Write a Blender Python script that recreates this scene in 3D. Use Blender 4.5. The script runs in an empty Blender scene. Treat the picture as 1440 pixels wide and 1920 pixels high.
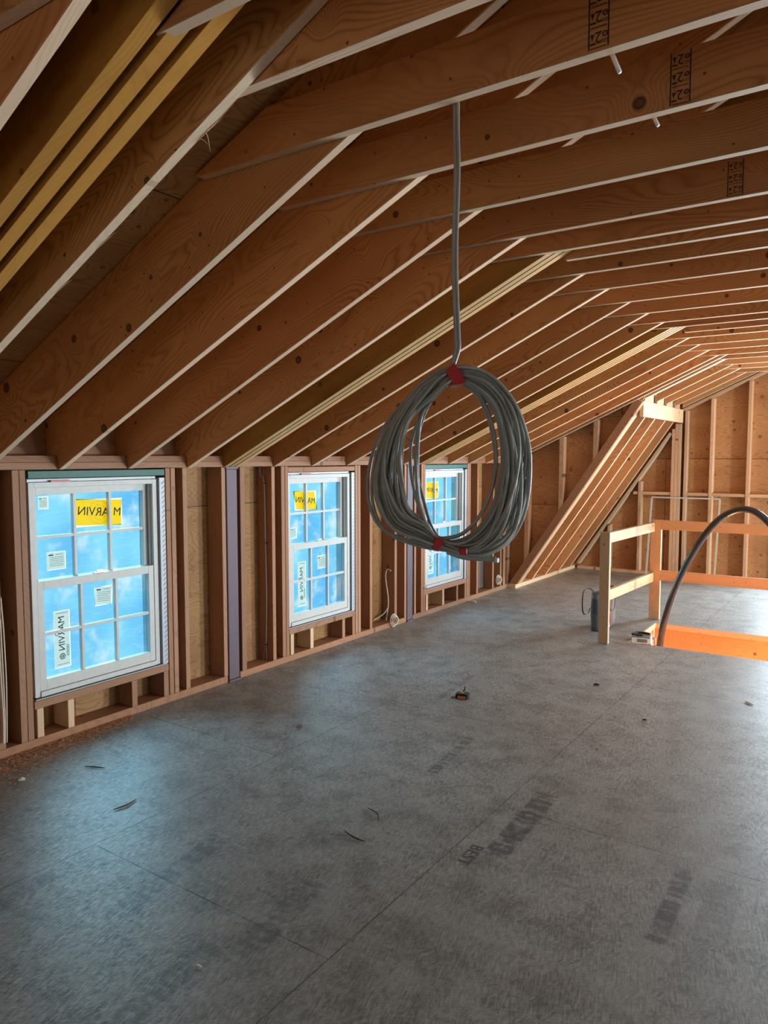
import bpy, bmesh, math, random
from mathutils import Vector, Matrix
random.seed(7)
S = bpy.context.scene
C = S.collection
U = 1.55                      # eye height in metres; all plan numbers below are in this unit

# ---------------------------------------------------------------- camera, world, lights
YAW, PITCH, FPX = 34.4516, 4.2242, 1381.0
cam = bpy.data.cameras.new('camera'); co = bpy.data.objects.new('camera', cam); C.objects.link(co)
cam.sensor_fit = 'VERTICAL'; cam.sensor_height = 36; cam.lens = FPX / 1920 * 36
cam.clip_start = .02
co.location = (0, 0, U); co.rotation_euler = (math.radians(90 - PITCH), 0, math.radians(YAW))
S.camera = co
S.view_settings.view_transform = 'Standard'; S.view_settings.look = 'None'
S.view_settings.gamma = 1; S.view_settings.use_curve_mapping = False
S.view_settings.exposure = 0.0
w = bpy.data.worlds.new('sky'); S.world = w; w.use_nodes = True
bg = w.node_tree.nodes['Background']; bg.inputs[0].default_value = (.80, .92, 1, 1); bg.inputs[1].default_value = 2.2

def area(name, loc, nrm, sx, sy, power, col):
    l = bpy.data.lights.new(name, 'AREA'); l.shape = 'RECTANGLE'; l.size = sx * U; l.size_y = sy * U
    l.energy = power; l.color = col
    o = bpy.data.objects.new(name, l); C.objects.link(o); o.location = Vector(loc) * U
    o.rotation_euler = Vector(nrm).to_track_quat('-Z', 'Y').to_euler()
    return o
SKYC = (.86, .94, 1)
RW = ((.6, 1.2), (2.3, 2.9), (3.7, 4.3), (5.0, 5.6))       # windows of the right wall (outside the frame)
RP = (6, 85, 520, 640)
for (a, b), pw in zip(RW, RP):
    area('daylight_right', (2.72, (a + b) / 2, .62), (-1, -.05, -.12), b - a, .8, pw, SKYC)
area('daylight_gable', (-.25, 6.70, .80), (-.05, -1, -.12), .74, .95, 400, (.70, .86, 1))
area('fill_behind', (.2, -1.5, .9), (-.2, 1, 0), 1.6, .9, 5, (1, .93, .84))  # unseen fill lamp added behind the camera
l = bpy.data.lights.new('daylight_left', 'SUN'); l.energy = 22; l.color = (.86, .93, 1); l.angle = math.radians(70)
o = bpy.data.objects.new('daylight_left', l); C.objects.link(o); o.location = Vector((-5, 3, 3)); o.rotation_euler = Vector((.85, -.12, -.5)).to_track_quat('-Z', 'Y').to_euler()
l = bpy.data.lights.new('stairwell_bulb', 'POINT'); l.energy = 200; l.color = (1, .50, .18); l.shadow_soft_size = .06
o = bpy.data.objects.new('stairwell_bulb', l); C.objects.link(o); o.location = Vector((-.3, 4.25, -.75)) * U

# ---------------------------------------------------------------- materials
def new_mat(name):
    m = bpy.data.materials.new(name); m.use_nodes = True
    return m, m.node_tree, m.node_tree.nodes['Principled BSDF']
def plain(name, col, rough=.6, metal=0, spec=.4):
    m, t, b = new_mat(name)
    b.inputs['Base Color'].default_value = (*col, 1); b.inputs['Roughness'].default_value = rough
    b.inputs['Metallic'].default_value = metal; b.inputs['Specular IOR Level'].default_value = spec
    n = t.nodes.new('ShaderNodeTexNoise'); n.inputs['Scale'].default_value = 35
    tc = t.nodes.new('ShaderNodeTexCoord'); t.links.new(tc.outputs['Object'], n.inputs['Vector'])
    mr = t.nodes.new('ShaderNodeMapRange'); mr.inputs[3].default_value = .88; mr.inputs[4].default_value = 1.1
    t.links.new(n.outputs[0], mr.inputs[0])
    mx = t.nodes.new('ShaderNodeMix'); mx.data_type = 'RGBA'; mx.blend_type = 'MULTIPLY'; mx.inputs[0].default_value = 1
    mx.inputs[6].default_value = (*col, 1); t.links.new(mr.outputs[0], mx.inputs[7]); t.links.new(mx.outputs[2], b.inputs['Base Color'])
    return m
class G:
    """small helper for node maths"""
    def __init__(s, t): s.t = t
    def n(s, k, **kw):
        n = s.t.nodes.new(k)
        for a, v in kw.items(): setattr(n, a, v)
        return n
    def put(s, sock, v):
        if hasattr(v, 'is_output') or isinstance(v, bpy.types.NodeSocket): s.t.links.new(v, sock)
        else: sock.default_value = v
    def m(s, op, a, b=0.0, c=0.0, clamp=False):
        n = s.n('ShaderNodeMath', operation=op); n.use_clamp = clamp
        s.put(n.inputs[0], a); s.put(n.inputs[1], b); s.put(n.inputs[2], c); return n.outputs[0]
    def vec(s, x, y, z):
        n = s.n('ShaderNodeCombineXYZ'); s.put(n.inputs[0], x); s.put(n.inputs[1], y); s.put(n.inputs[2], z); return n.outputs[0]
    def noise(s, v, scale=1, detail=2, rough=.5, dims='3D'):
        n = s.n('ShaderNodeTexNoise', noise_dimensions=dims); s.put(n.inputs['Vector'], v)
        n.inputs['Scale'].default_value = scale; n.inputs['Detail'].default_value = detail; n.inputs['Roughness'].default_value = rough
        return n.outputs[0]
    def mix(s, f, a, b, mode='MIX'):
        n = s.n('ShaderNodeMix', data_type='RGBA', blend_type=mode); s.put(n.inputs[0], f)
        for i, v in ((6, a), (7, b)): s.put(n.inputs[i], (*v, 1) if isinstance(v, tuple) and len(v) == 3 else v)
        return n.outputs[2]
    def ramp(s, f, lo, hi, a=0.0, b=1.0):
        n = s.n('ShaderNodeMapRange', interpolation_type='SMOOTHSTEP'); s.put(n.inputs[0], f)
        for i, v in enumerate((lo, hi, a, b)): n.inputs[1 + i].default_value = v
        return n.outputs[0]

def wood(name, light, dark, light2=None, knots=1.0, lines=.55, freq=1.0, rough=.62, plyz=0.0, blotch=.25, kscale=3.0):
    m, t, b = new_mat(name); g = G(t)
    tc = g.n('ShaderNodeTexCoord'); oi = g.n('ShaderNodeObjectInfo')
    sp = g.n('ShaderNodeSeparateXYZ'); t.links.new(tc.outputs['Object'], sp.inputs[0])
    r = oi.outputs['Random']
    x = g.m('ADD', sp.outputs[0], g.m('MULTIPLY', r, 37.0)); y = g.m('ADD', sp.outputs[1], g.m('MULTIPLY', r, 11.3)); z = sp.outputs[2]
    n1 = g.noise(g.vec(g.m('MULTIPLY', x, .55), g.m('MULTIPLY', y, 2.6), g.m('MULTIPLY', z, 2.6)), 1.0, 2, .45)
    n2 = g.noise(g.vec(g.m('MULTIPLY', x, 3.0), g.m('MULTIPLY', y, 14), g.m('MULTIPLY', z, 14)), 1.0, 2, .5)
    vo = g.n('ShaderNodeTexVoronoi', voronoi_dimensions='2D'); vo.inputs['Scale'].default_value = kscale
    t.links.new(g.vec(x, y, 0.0), vo.inputs['Vector'])
    kd = g.m('DIVIDE', vo.outputs['Distance'], kscale)
    krnd = g.n('ShaderNodeSeparateColor'); t.links.new(vo.outputs['Color'], krnd.inputs[0])
    ks = g.m('MULTIPLY_ADD', g.m('POWER', krnd.outputs[0], 1.6), .019, .006)
    bump = g.m('EXPONENT', g.m('MULTIPLY', g.m('POWER', g.m('DIVIDE', kd, g.m('MULTIPLY', ks, 3.2)), 2.0), -1.0))
    rr = g.m('ADD', g.m('MULTIPLY', y, 1.1), g.m('MULTIPLY', n1, 1.3))
    rr = g.m('ADD', rr, g.m('MULTIPLY', z, .9)); rr = g.m('ADD', rr, g.m('MULTIPLY', n2, .02))
    rr = g.m('ADD', rr, g.m('MULTIPLY', bump, .16 * knots))
    f = g.m('FRACT', g.m('MULTIPLY', rr, 46.0 * freq))
    tri = g.m('ABSOLUTE', g.m('MULTIPLY_ADD', f, 2.0, -1.0))
    ln = g.m('POWER', tri, 2.5)
    soft = g.noise(g.vec(g.m('MULTIPLY', x, .9), g.m('MULTIPLY', y, 5), z), 1.0, 2, .5)
    ln = g.m('MULTIPLY', ln, g.ramp(soft, .3, .7, .35, 1.0))
    l2 = light2 or light
    base = g.mix(g.ramp(g.m('FRACT', g.m('MULTIPLY', r, 7.31)), 0.0, 1.0), light, l2)
    bl = g.noise(g.vec(g.m('MULTIPLY', x, 1.3), g.m('MULTIPLY', y, 4), g.m('MULTIPLY', z, 9)), 1.0, 3, .55)
    base = g.mix(g.m('MULTIPLY', g.ramp(bl, .35, .75), blotch), base, dark)
    fib = g.noise(g.vec(g.m('MULTIPLY', x, 9), g.m('MULTIPLY', y, 260), g.m('MULTIPLY', z, 260)), 1.0, 1, .5)
    base = g.mix(g.m('MULTIPLY', fib, .18), base, dark)
    col = g.mix(g.m('MULTIPLY', ln, lines), base, dark)
    km = g.ramp(g.m('DIVIDE', kd, ks), 1.25, .75)
    km = g.m('MULTIPLY', km, g.m('GREATER_THAN', krnd.outputs[1], .25))
    kc = g.mix(g.ramp(g.m('DIVIDE', kd, ks), .85, .3), (.022, .008, .004), (.13, .045, .018))
    col = g.mix(g.m('MULTIPLY', km, .9 * min(knots, 1)), col, kc)
    # nail heads / specks
    v2 = g.n('ShaderNodeTexVoronoi', voronoi_dimensions='2D'); v2.inputs['Scale'].default_value = 9
    t.links.new(g.vec(x, y, 0.0), v2.inputs['Vector'])
    sc = g.n('ShaderNodeSeparateColor'); t.links.new(v2.outputs['Color'], sc.inputs[0])
    sk = g.m('MULTIPLY', g.m('LESS_THAN', v2.outputs['Distance'], .04), g.m('GREATER_THAN', sc.outputs[0], .72))
    nz = g.n('ShaderNodeSeparateXYZ'); t.links.new(tc.outputs['Normal'], nz.inputs[0])
    sk = g.m('MULTIPLY', sk, g.m('GREATER_THAN', g.m('ABSOLUTE', nz.outputs[2]), .7))
    col = g.mix(g.m('MULTIPLY', sk, .75), col, (.05, .02, .01))
    if plyz:
        pz = g.m('ABSOLUTE', g.m('SINE', g.m('MULTIPLY', z, plyz)))
        col = g.mix(g.ramp(pz, .45, .0, 0, .75), col, dark)
    br = g.m('MULTIPLY_ADD', g.m('FRACT', g.m('MULTIPLY', r, 3.77)), .34, .82)
    col = g.mix(1.0, col, g.vec(br, br, br), 'MULTIPLY')
    t.links.new(col, b.inputs['Base Color']); b.inputs['Roughness'].default_value = rough
    b.inputs['Specular IOR Level'].default_value = .3
    bp = g.n('ShaderNodeBump'); bp.inputs['Strength'].default_value = .12; bp.inputs['Distance'].default_value = .003
    t.links.new(g.m('MULTIPLY', ln, -1.0), bp.inputs['Height']); t.links.new(bp.outputs[0], b.inputs['Normal'])
    return m
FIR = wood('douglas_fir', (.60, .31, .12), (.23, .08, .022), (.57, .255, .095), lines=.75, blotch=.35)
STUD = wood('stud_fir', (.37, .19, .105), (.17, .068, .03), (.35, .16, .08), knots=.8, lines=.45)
EDGE = wood('lit_edge', (.74, .56, .40), (.45, .27, .15), (.72, .51, .36), knots=.3, lines=.2, blotch=.12)  # paler fir, with the light on narrow edges put into its colour
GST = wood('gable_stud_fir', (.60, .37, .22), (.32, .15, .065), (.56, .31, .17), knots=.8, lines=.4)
PALE = wood('pale_spruce', (.64, .45, .28), (.38, .21, .10), (.60, .40, .24), knots=.6, lines=.3, kscale=2.0)
ORNG = wood('rim_fir', (.60, .33, .16), (.34, .13, .04), knots=.8, lines=.35)
LVL = wood('laminated_veneer', (.46, .23, .045), (.13, .05, .01), (.40, .20, .04), knots=.8, lines=.25, blotch=.75, rough=.42)
LVLE = wood('laminated_edge', (.55, .26, .05), (.24, .09, .015), knots=0, lines=.2, plyz=900, blotch=.15, rough=.5)

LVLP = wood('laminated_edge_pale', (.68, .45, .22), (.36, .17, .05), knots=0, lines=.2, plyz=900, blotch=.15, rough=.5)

def sheathing(name, ua, va, light, dark, pw=2.44, ph=1.22, grain=1.0):
    """plywood skin: ua = world axis of the face grain, va = the other in-plane axis"""
    m, t, b = new_mat(name); g = G(t)
    tc = g.n('ShaderNodeTexCoord'); sp = g.n('ShaderNodeSeparateXYZ'); t.links.new(tc.outputs['Object'], sp.inputs[0])
    u = sp.outputs['XYZ'.index(ua)]; v = sp.outputs['XYZ'.index(va)]
    pid = g.m('FLOOR', g.m('DIVIDE', v, ph))
    uo = g.m('ADD', u, g.m('MULTIPLY', pid, 5.37))
    n1 = g.noise(g.vec(g.m('MULTIPLY', uo, .8), g.m('MULTIPLY', v, 3.4), 0.0), 1.0, 3, .5)
    rr = g.m('ADD', g.m('MULTIPLY', v, .8), g.m('MULTIPLY', n1, 1.5))
    vo = g.n('ShaderNodeTexVoronoi', voronoi_dimensions='2D'); vo.inputs['Scale'].default_value = 4.2
    t.links.new(g.vec(uo, v, 0.0), vo.inputs['Vector'])
    kd = g.m('DIVIDE', vo.outputs['Distance'], 4.2)
    kr = g.n('ShaderNodeSeparateColor'); t.links.new(vo.outputs['Color'], kr.inputs[0])
    ks = g.m('MULTIPLY_ADD', kr.outputs[0], .012, .008)
    bump = g.m('EXPONENT', g.m('MULTIPLY', g.m('POWER', g.m('DIVIDE', kd, .05), 2.0), -1.0))
    rr = g.m('ADD', rr, g.m('MULTIPLY', bump, .12))
    f = g.m('FRACT', g.m('MULTIPLY', rr, 22.0 * grain)); ln = g.m('POWER', g.m('ABSOLUTE', g.m('MULTIPLY_ADD', f, 2.0, -1.0)), 3.0)
    col = g.mix(g.ramp(g.noise(g.vec(g.m('MULTIPLY', uo, 1.2), g.m('MULTIPLY', v, 2.8), 3.0), 1.0, 2, .5), .3, .7), light, tuple(.55 * a + .45 * c for a, c in zip(light, dark)))
    col = g.mix(g.m('MULTIPLY', ln, .6), col, dark)
    km = g.m('MULTIPLY', g.ramp(g.m('DIVIDE', kd, ks), 1.2, .8), g.m('GREATER_THAN', kr.outputs[1], .12))
    col = g.mix(g.m('MULTIPLY', km, .85), col, g.mix(g.ramp(g.m('DIVIDE', kd, ks), .85, .5), (.05, .018, .008), (.30, .13, .05)))
    sv = g.m('ABSOLUTE', g.m('SUBTRACT', g.m('FRACT', g.m('DIVIDE', v, ph)), .5))
    su = g.m('ABSOLUTE', g.m('SUBTRACT', g.m('FRACT', g.m('DIVIDE', g.m('ADD', u, g.m('MULTIPLY', pid, pw / 2)), pw)), .5))
    seam = g.m('MAXIMUM', g.m('GREATER_THAN', sv, .5 - .003), g.m('GREATER_THAN', su, .5 - .0015))
    col = g.mix(g.m('MULTIPLY', seam, .8), col, (.04, .02, .01))
    t.links.new(col, b.inputs['Base Color']); b.inputs['Roughness'].default_value = .6; b.inputs['Specular IOR Level'].default_value = .3
    return m
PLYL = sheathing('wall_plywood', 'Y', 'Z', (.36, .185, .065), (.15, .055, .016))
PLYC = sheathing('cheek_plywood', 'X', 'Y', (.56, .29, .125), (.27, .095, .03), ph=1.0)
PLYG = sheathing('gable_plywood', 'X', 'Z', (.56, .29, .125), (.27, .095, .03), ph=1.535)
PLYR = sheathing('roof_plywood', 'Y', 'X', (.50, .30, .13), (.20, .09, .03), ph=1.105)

def floor_mat():
    m, t, b = new_mat('subfloor_panel'); g = G(t)
    tc = g.n('ShaderNodeTexCoord'); sp = g.n('ShaderNodeSeparateXYZ'); t.links.new(tc.outputs['Object'], sp.inputs[0])
    X, Y = sp.outputs[0], sp.outputs[1]
    def strands(ang, fx, fy, seed):
        c, s_ = math.cos(ang), math.sin(ang)
        a = g.m('ADD', g.m('MULTIPLY', X, c), g.m('MULTIPLY', Y, s_)); bb = g.m('ADD', g.m('MULTIPLY', X, -s_), g.m('MULTIPLY', Y, c))
        return g.noise(g.vec(g.m('MULTIPLY', a, fx), g.m('MULTIPLY', bb, fy), seed), 1.0, 2, .6)
    s1, s2, s3 = strands(1.25, 17, 140, 1.0), strands(1.85, 20, 150, 5.0), strands(.55, 24, 190, 9.0)
    sel = g.noise(g.vec(X, Y, 0.0), 15.0, 4, .7)
    st = g.m('ADD', g.m('MULTIPLY', s1, g.ramp(sel, .42, .5, 1, 0)), g.m('MULTIPLY', s2, g.ramp(sel, .42, .5, 0, 1)))
    st = g.m('ADD', g.m('MULTIPLY', st, .42), g.m('MULTIPLY', s3, .2))
    st = g.m('ADD', st, g.m('MULTIPLY', g.noise(g.vec(g.m('MULTIPLY', X, 1.6), Y, 12.0), 42.0, 6, .72), .38))
    big = g.noise(g.vec(X, Y, 2.0), 1.1, 3, .55)
    col = g.mix(g.ramp(st, .38, .64), (.105, .102, .096), (.40, .392, .37))
    col = g.mix(g.ramp(big, .35, .72, 0, .40), col, (.17, .155, .14))
    mid = g.noise(g.vec(X, Y, 31.0), 6.0, 4, .65)
    col = g.mix(g.ramp(mid, .40, .66, 0, .32), col, (.42, .41, .39)); col = g.mix(g.ramp(mid, .50, .32, 0, .35), col, (.10, .095, .088))
    # pale scuffs and flakes
    vo = g.n('ShaderNodeTexVoronoi', voronoi_dimensions='2D'); vo.inputs['Scale'].default_value = 16
    t.links.new(g.vec(g.m('ADD', g.m('MULTIPLY', X, 2.4), g.m('MULTIPLY', g.noise(g.vec(X, Y, 7.0), 22.0, 2, .6), .35)), g.m('ADD', g.m('MULTIPLY', Y, .8), g.m('MULTIPLY', g.noise(g.vec(X, Y, 9.0), 30.0, 2, .6), .3)), 0.0), vo.inputs['Vector'])
    vc = g.n('ShaderNodeSeparateColor'); t.links.new(vo.outputs['Color'], vc.inputs[0])
    fl = g.m('MULTIPLY', g.m('GREATER_THAN', vc.outputs[0], .93), g.ramp(vo.outputs['Distance'], .5, .2))
    col = g.mix(g.m('MULTIPLY', fl, .2), col, (.42, .40, .37))
    dk = g.m('MULTIPLY', g.m('LESS_THAN', vc.outputs[1], .06), g.ramp(vo.outputs['Distance'], .4, .2))
    col = g.mix(g.m('MULTIPLY', dk, .25), col, (.06, .05, .045))
    fleck = g.noise(g.vec(g.m('MULTIPLY', X, 150), g.m('MULTIPLY', Y, 60), 0.0), 1.0, 2, .6)
    col = g.mix(g.ramp(fleck, .68, .76, 0, .35), col, (.50, .48, .45))
    col = g.mix(g.ramp(fleck, .32, .25, 0, .6), col, (.045, .04, .035))
    for ang, sd in ((.6, 3.0), (1.5, 8.0), (2.4, 15.0)):
        c_, s_ = math.cos(ang), math.sin(ang)
        a = g.m('ADD', g.m('MULTIPLY', X, c_), g.m('MULTIPLY', Y, s_)); bb = g.m('ADD', g.m('MULTIPLY', X, -s_), g.m('MULTIPLY', Y, c_))
        sc = g.noise(g.vec(g.m('MULTIPLY', a, 5), g.m('MULTIPLY', bb, 55), sd), 1.0, 3, .6)
        col = g.mix(g.ramp(sc, .70, .78, 0, .4), col, (.50, .49, .46))
        col = g.mix(g.ramp(sc, .30, .23, 0, .5), col, (.055, .05, .045))
    # panel seams measured on the floor
    seam = None
    for k in (-1.66, -.885, -.11, .665, 1.44):
        d = g.m('ABSOLUTE', g.m('SUBTRACT', X, k * U)); q = g.m('LESS_THAN', d, .0026)
        seam = q if seam is None else g.m('MAXIMUM', seam, q)
    for x0, x1, ys in ((-2.5, -1.66, (.41, 1.785, 3.16, 4.53)), (-1.66, -.885, (-.28, 1.093, 2.47, 3.845, 5.22)), (-.885, -.11, (.51, 1.885, 3.26, 4.64)),
                       (-.11, .665, (-.28, 1.093, 2.47, 3.845)), (.665, 2.6, (.51, 1.885, 3.26))):
        inx = g.m('MULTIPLY', g.m('GREATER_THAN', X, x0 * U), g.m('LESS_THAN', X, x1 * U))
        for yy in ys:
            q = g.m('MULTIPLY', inx, g.m('LESS_THAN', g.m('ABSOLUTE', g.m('SUBTRACT', Y, yy * U)), .003)); seam = g.m('MAXIMUM', seam, q)
    wob = g.noise(g.vec(X, Y, 4.0), 7.0, 2, .5)
    col = g.mix(g.m('MULTIPLY', seam, g.ramp(wob, .35, .6, .35, .85)), col, (.03, .025, .022))
    # faded blue-black panel print: bands with broken strokes
    def band(x0, y0, x1, y1, wd, strength):
        L = math.hypot(x1 - x0, y1 - y0) * U; ax, ay = (x1 - x0) * U / L, (y1 - y0) * U / L
        dx = g.m('SUBTRACT', X, x0 * U); dy = g.m('SUBTRACT', Y, y0 * U)
        a = g.m('ADD', g.m('MULTIPLY', dx, ax), g.m('MULTIPLY', dy, ay)); c = g.m('ABSOLUTE', g.m('ADD', g.m('MULTIPLY', dx, -ay), g.m('MULTIPLY', dy, ax)))
        ia = g.m('MULTIPLY', g.ramp(a, 0, .04), g.ramp(a, L, L - .04)); ic = g.ramp(c, wd * U * .5, wd * U * .5 - .015)
        tx = g.ramp(g.noise(g.vec(g.m('MULTIPLY', a, 30), g.m('MULTIPLY', c, 14), x0), 1.0, 3, .6), .38, .6)
        return g.m('MULTIPLY', g.m('MULTIPLY', ia, ic), g.m('MULTIPLY', tx, strength))
    pr = None
    for q in ((-.78, 1.62, -.80, 2.05, .075, .75), (-1.16, 1.93, -1.2, 2.33, .045, .6), (-1.50, 2.55, -1.55, 3.0, .04, .5), (-1.36, .93, -1.42, 1.33, .07, .5),
              (-1.04, 1.02, -1.08, 1.3, .08, .45), (-.36, 1.5, -.37, 1.85, .05, .8), (-.27, 1.55, -.28, 1.9, .08, .35), (-1.08, .72, -1.11, 1.02, .07, .45), (-1.6, .75, -1.62, .98, .07, .4)):
        bnd = band(*q); pr = bnd if pr is None else g.m('MAXIMUM', pr, bnd)
    col = g.mix(pr, col, (.035, .04, .05))
    t.links.new(col, b.inputs['Base Color'])
    b.inputs['Roughness'].default_value = .50; b.inputs['Specular IOR Level'].default_value = .6
    t.links.new(g.ramp(st, .3, .7, .58, .34), b.inputs['Roughness'])
    bp = g.n('ShaderNodeBump'); bp.inputs['Strength'].default_value = .28; bp.inputs['Distance'].default_value = .004
    t.links.new(st, bp.inputs['Height']); t.links.new(bp.outputs[0], b.inputs['Normal'])
    return m
FLOOR = floor_mat()

STK = ((1.582, 1.778, .745, .843), (1.44, 1.475, .82, .862), (1.465, 1.535, .60, .662), (1.465, 1.525, .248, .452), (1.632, 1.702, .447, .515),
       (2.79, 2.955, .735, .828), (2.76, 2.80, .595, .648), (2.775, 2.835, .25, .475), (2.93, 2.995, .425, .49),
       (4.05, 4.215, .735, .84), (4.03, 4.07, .60, .65), (4.04, 4.105, .25, .46))
def film_mat():
    """window pane with its blue protective film, daylight passes through"""
    m, t, b = new_mat('filmed_glass'); g = G(t); t.nodes.remove(b)
    tc = g.n('ShaderNodeTexCoord'); v = tc.outputs['Object']
    n = g.noise(v, 5.5, 3, .55); n2 = g.noise(v, 2.2, 2, .5)
    wr = g.n('ShaderNodeTexWave'); wr.bands_direction = 'Z'; wr.inputs['Scale'].default_value = 6; wr.inputs['Distortion'].default_value = 9; wr.inputs['Detail'].default_value = 2
    t.links.new(v, wr.inputs['Vector'])
    col = g.mix(g.ramp(n2, .35, .68), (.075, .27, .43), (.15, .38, .46))
    col = g.mix(g.ramp(n, .50, .74), col, (.34, .44, .46))
    col = g.mix(g.ramp(wr.outputs[1], .95, 1.0, 0, .16), col, (.36, .45, .47))
    # the film is cut out around the stickers
    sp = g.n('ShaderNodeSeparateXYZ'); t.links.new(v, sp.inputs[0]); cut = None
    for ya, yb, za, zb in STK:
        q = g.m('MULTIPLY', g.m('LESS_THAN', g.m('ABSOLUTE', g.m('SUBTRACT', sp.outputs[1], (ya + yb) / 2 * U)), (yb - ya) / 2 * U + .002),
                g.m('LESS_THAN', g.m('ABSOLUTE', g.m('SUBTRACT', sp.outputs[2], (za + zb) / 2 * U)), (zb - za) / 2 * U + .002))
        cut = q if cut is None else g.m('MAXIMUM', cut, q)
    col = g.mix(cut, col, (.9, .95, .95))
    gm = g.n('ShaderNodeGamma'); gm.inputs[1].default_value = .5; t.links.new(col, gm.inputs[0])   # light crosses both faces of the pane
    tr = g.n('ShaderNodeBsdfTransparent'); t.links.new(gm.outputs[0], tr.inputs[0])
    gl = g.n('ShaderNodeBsdfGlossy'); gl.inputs['Roughness'].default_value = .45
    mx = g.n('ShaderNodeMixShader'); mx.inputs[0].default_value = .002
    t.links.new(tr.outputs[0], mx.inputs[1]); t.links.new(gl.outputs[0], mx.inputs[2])
    t.links.new(mx.outputs[0], t.nodes['Material Output'].inputs[0]); return m
FILM = film_mat()
def clear_mat():
    m, t, b = new_mat('clear_glass'); t.nodes.remove(b)
    tr = t.nodes.new('ShaderNodeBsdfTransparent'); tr.inputs[0].default_value = (.93, .96, .96, 1)
    gl = t.nodes.new('ShaderNodeBsdfGlossy'); gl.inputs['Roughness'].default_value = .02
    mx = t.nodes.new('ShaderNodeMixShader'); mx.inputs[0].default_value = .04
    t.links.new(tr.outputs[0], mx.inputs[1]); t.links.new(gl.outputs[0], mx.inputs[2]); t.links.new(mx.outputs[0], t.nodes['Material Output'].inputs[0]); return m
CLEAR = clear_mat()
def paper(name, col, thru):
    m, t, b = new_mat(name); g = G(t)
    b.inputs['Base Color'].default_value = (*col, 1); b.inputs['Roughness'].default_value = .7
    tr = g.n('ShaderNodeBsdfTransparent'); tr.inputs[0].default_value = (*thru, 1)
    mx = g.n('ShaderNodeMixShader'); mx.inputs[0].default_value = .8
    t.links.new(b.outputs[0], mx.inputs[1]); t.links.new(tr.outputs[0], mx.inputs[2]); t.links.new(mx.outputs[0], t.nodes['Material Output'].inputs[0]); return m
YEL = paper('yellow_sticker', (.9, .6, .03), (.80, .66, .03)); YEL2 = paper('yellow_sticker_pale', (.95, .75, .1), (.93, .90, .50))
WHP = paper('white_sticker', (.8, .82, .78), (.60, .66, .63))
WHITE = plain('window_white', (.50, .485, .46), .45); INK = plain('black_ink', (.03, .03, .03), .8)
MEMB = plain('silver_membrane', (.40, .42, .47), .4, 0, .6); DARKM = plain('dark_gap', (.025, .025, .03), .7)
GREEN = plain('green_weather_coating', (.015, .10, .075), .5); RED = plain('red_tape', (.42, .012, .015), .38)
POST = plain('primer_post', (.105, .065, .08), .5); CABLE = plain('grey_cable', (.30, .30, .27), .38, 0, .5)
WIRE = plain('white_wire', (.62, .52, .42), .5); BLACK = plain('black_plastic', (.012, .012, .014), .35)
HOSE = plain('black_pipe', (.022, .026, .03), .24, 0, 1.0); METAL = plain('metal', (.6, .6, .6), .3, 1)
STAMP = plain('stamp_ink', (.03, .014, .008), .8); WHITEP = plain('white_card', (.75, .74, .72), .6); GREYP = plain('grey_card', (.2, .2, .2), .4)
BAGM = plain('bag_grey_leather', (.10, .11, .13), .32, 0, .6); BAGF = plain('bag_canvas', (.20, .17, .155), .7); BROWN = plain('brown_leather', (.05, .02, .015), .45)
CREAM = plain('cream_strip', (.50, .44, .35), .5); MAROON = plain('maroon_stripe', (.22, .05, .035), .6); PBLUE = plain('pale_blue_stripe', (.34, .40, .43), .6)
DUST = plain('sawdust_chips', (.62, .30, .14), .9); ORANGE = plain('orange_label', (.60, .14, .05), .5); YTAPE = plain('yellow_blade', (.8, .6, .08), .4)
CHIP = plain('pale_chip', (.6, .58, .52), .8); TWIG = plain('dark_splinter', (.045, .03, .025), .7)

# ---------------------------------------------------------------- builders
def link(name, me, parent=None):
    o = bpy.data.objects.new(name, me); C.objects.link(o)
    if parent: o.parent = parent
    return o
def tag(o, label, cat=None, group=None, kind=None):
    if label: o['label'] = label
    if cat: o['category'] = cat
    if group: o['group'] = group
    if kind: o['kind'] = kind
    return o
def empty(name, loc, label=None, cat=None, group=None, kind=None):
    o = bpy.data.objects.new(name, None); C.objects.link(o); o.location = Vector(loc) * U; o.empty_display_size = .1
    return tag(o, label, cat, group, kind)
def basis(o, ax, ay):
    ax = Vector(ax).normalized(); ay = Vector(ay).normalized(); az = ax.cross(ay)
    M = Matrix((ax, ay, az)).transposed().to_4x4(); M.translation = Vector(o) * U; return M
def bm_prism(bm, poly, t0, t1, bev=0.0, hole=None):
    """poly in local (a,b), unit U, extruded along local z"""
    n = len(poly)
    lo = [bm.verts.new((a * U, b * U, t0 * U)) for a, b in poly]; hi = [bm.verts.new((a * U, b * U, t1 * U)) for a, b in poly]
    fs = [bm.faces.new(lo[::-1]), bm.faces.new(hi)]
    for i in range(n): fs.append(bm.faces.new((lo[i], lo[(i + 1) % n], hi[(i + 1) % n], hi[i])))
    if bev:
        es = list({e for f in fs for e in f.edges}); bmesh.ops.bevel(bm, geom=es, offset=bev, segments=1, affect='EDGES', profile=.5)
    return fs
def finish(bm, name, mats, parent=None, M=None, smooth=False):
    bmesh.ops.recalc_face_normals(bm, faces=bm.faces)
    me = bpy.data.meshes.new(name); bm.to_mesh(me); bm.free()
    for m in (mats if isinstance(mats, (list, tuple)) else [mats]): me.materials.append(m)
    if smooth:
        for p in me.polygons: p.use_smooth = True
    o = link(name, me, parent)
    if M is not None:
        o.matrix_world = M
        if parent: o.matrix_parent_inverse = Matrix.Identity(4); o.matrix_basis = parent_inv(parent) @ M
    return o
def parent_inv(p):
    M = p.matrix_basis.copy()
    q = p.parent
    while q: M = q.matrix_basis @ M; q = q.parent
    return M.inverted()
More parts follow.
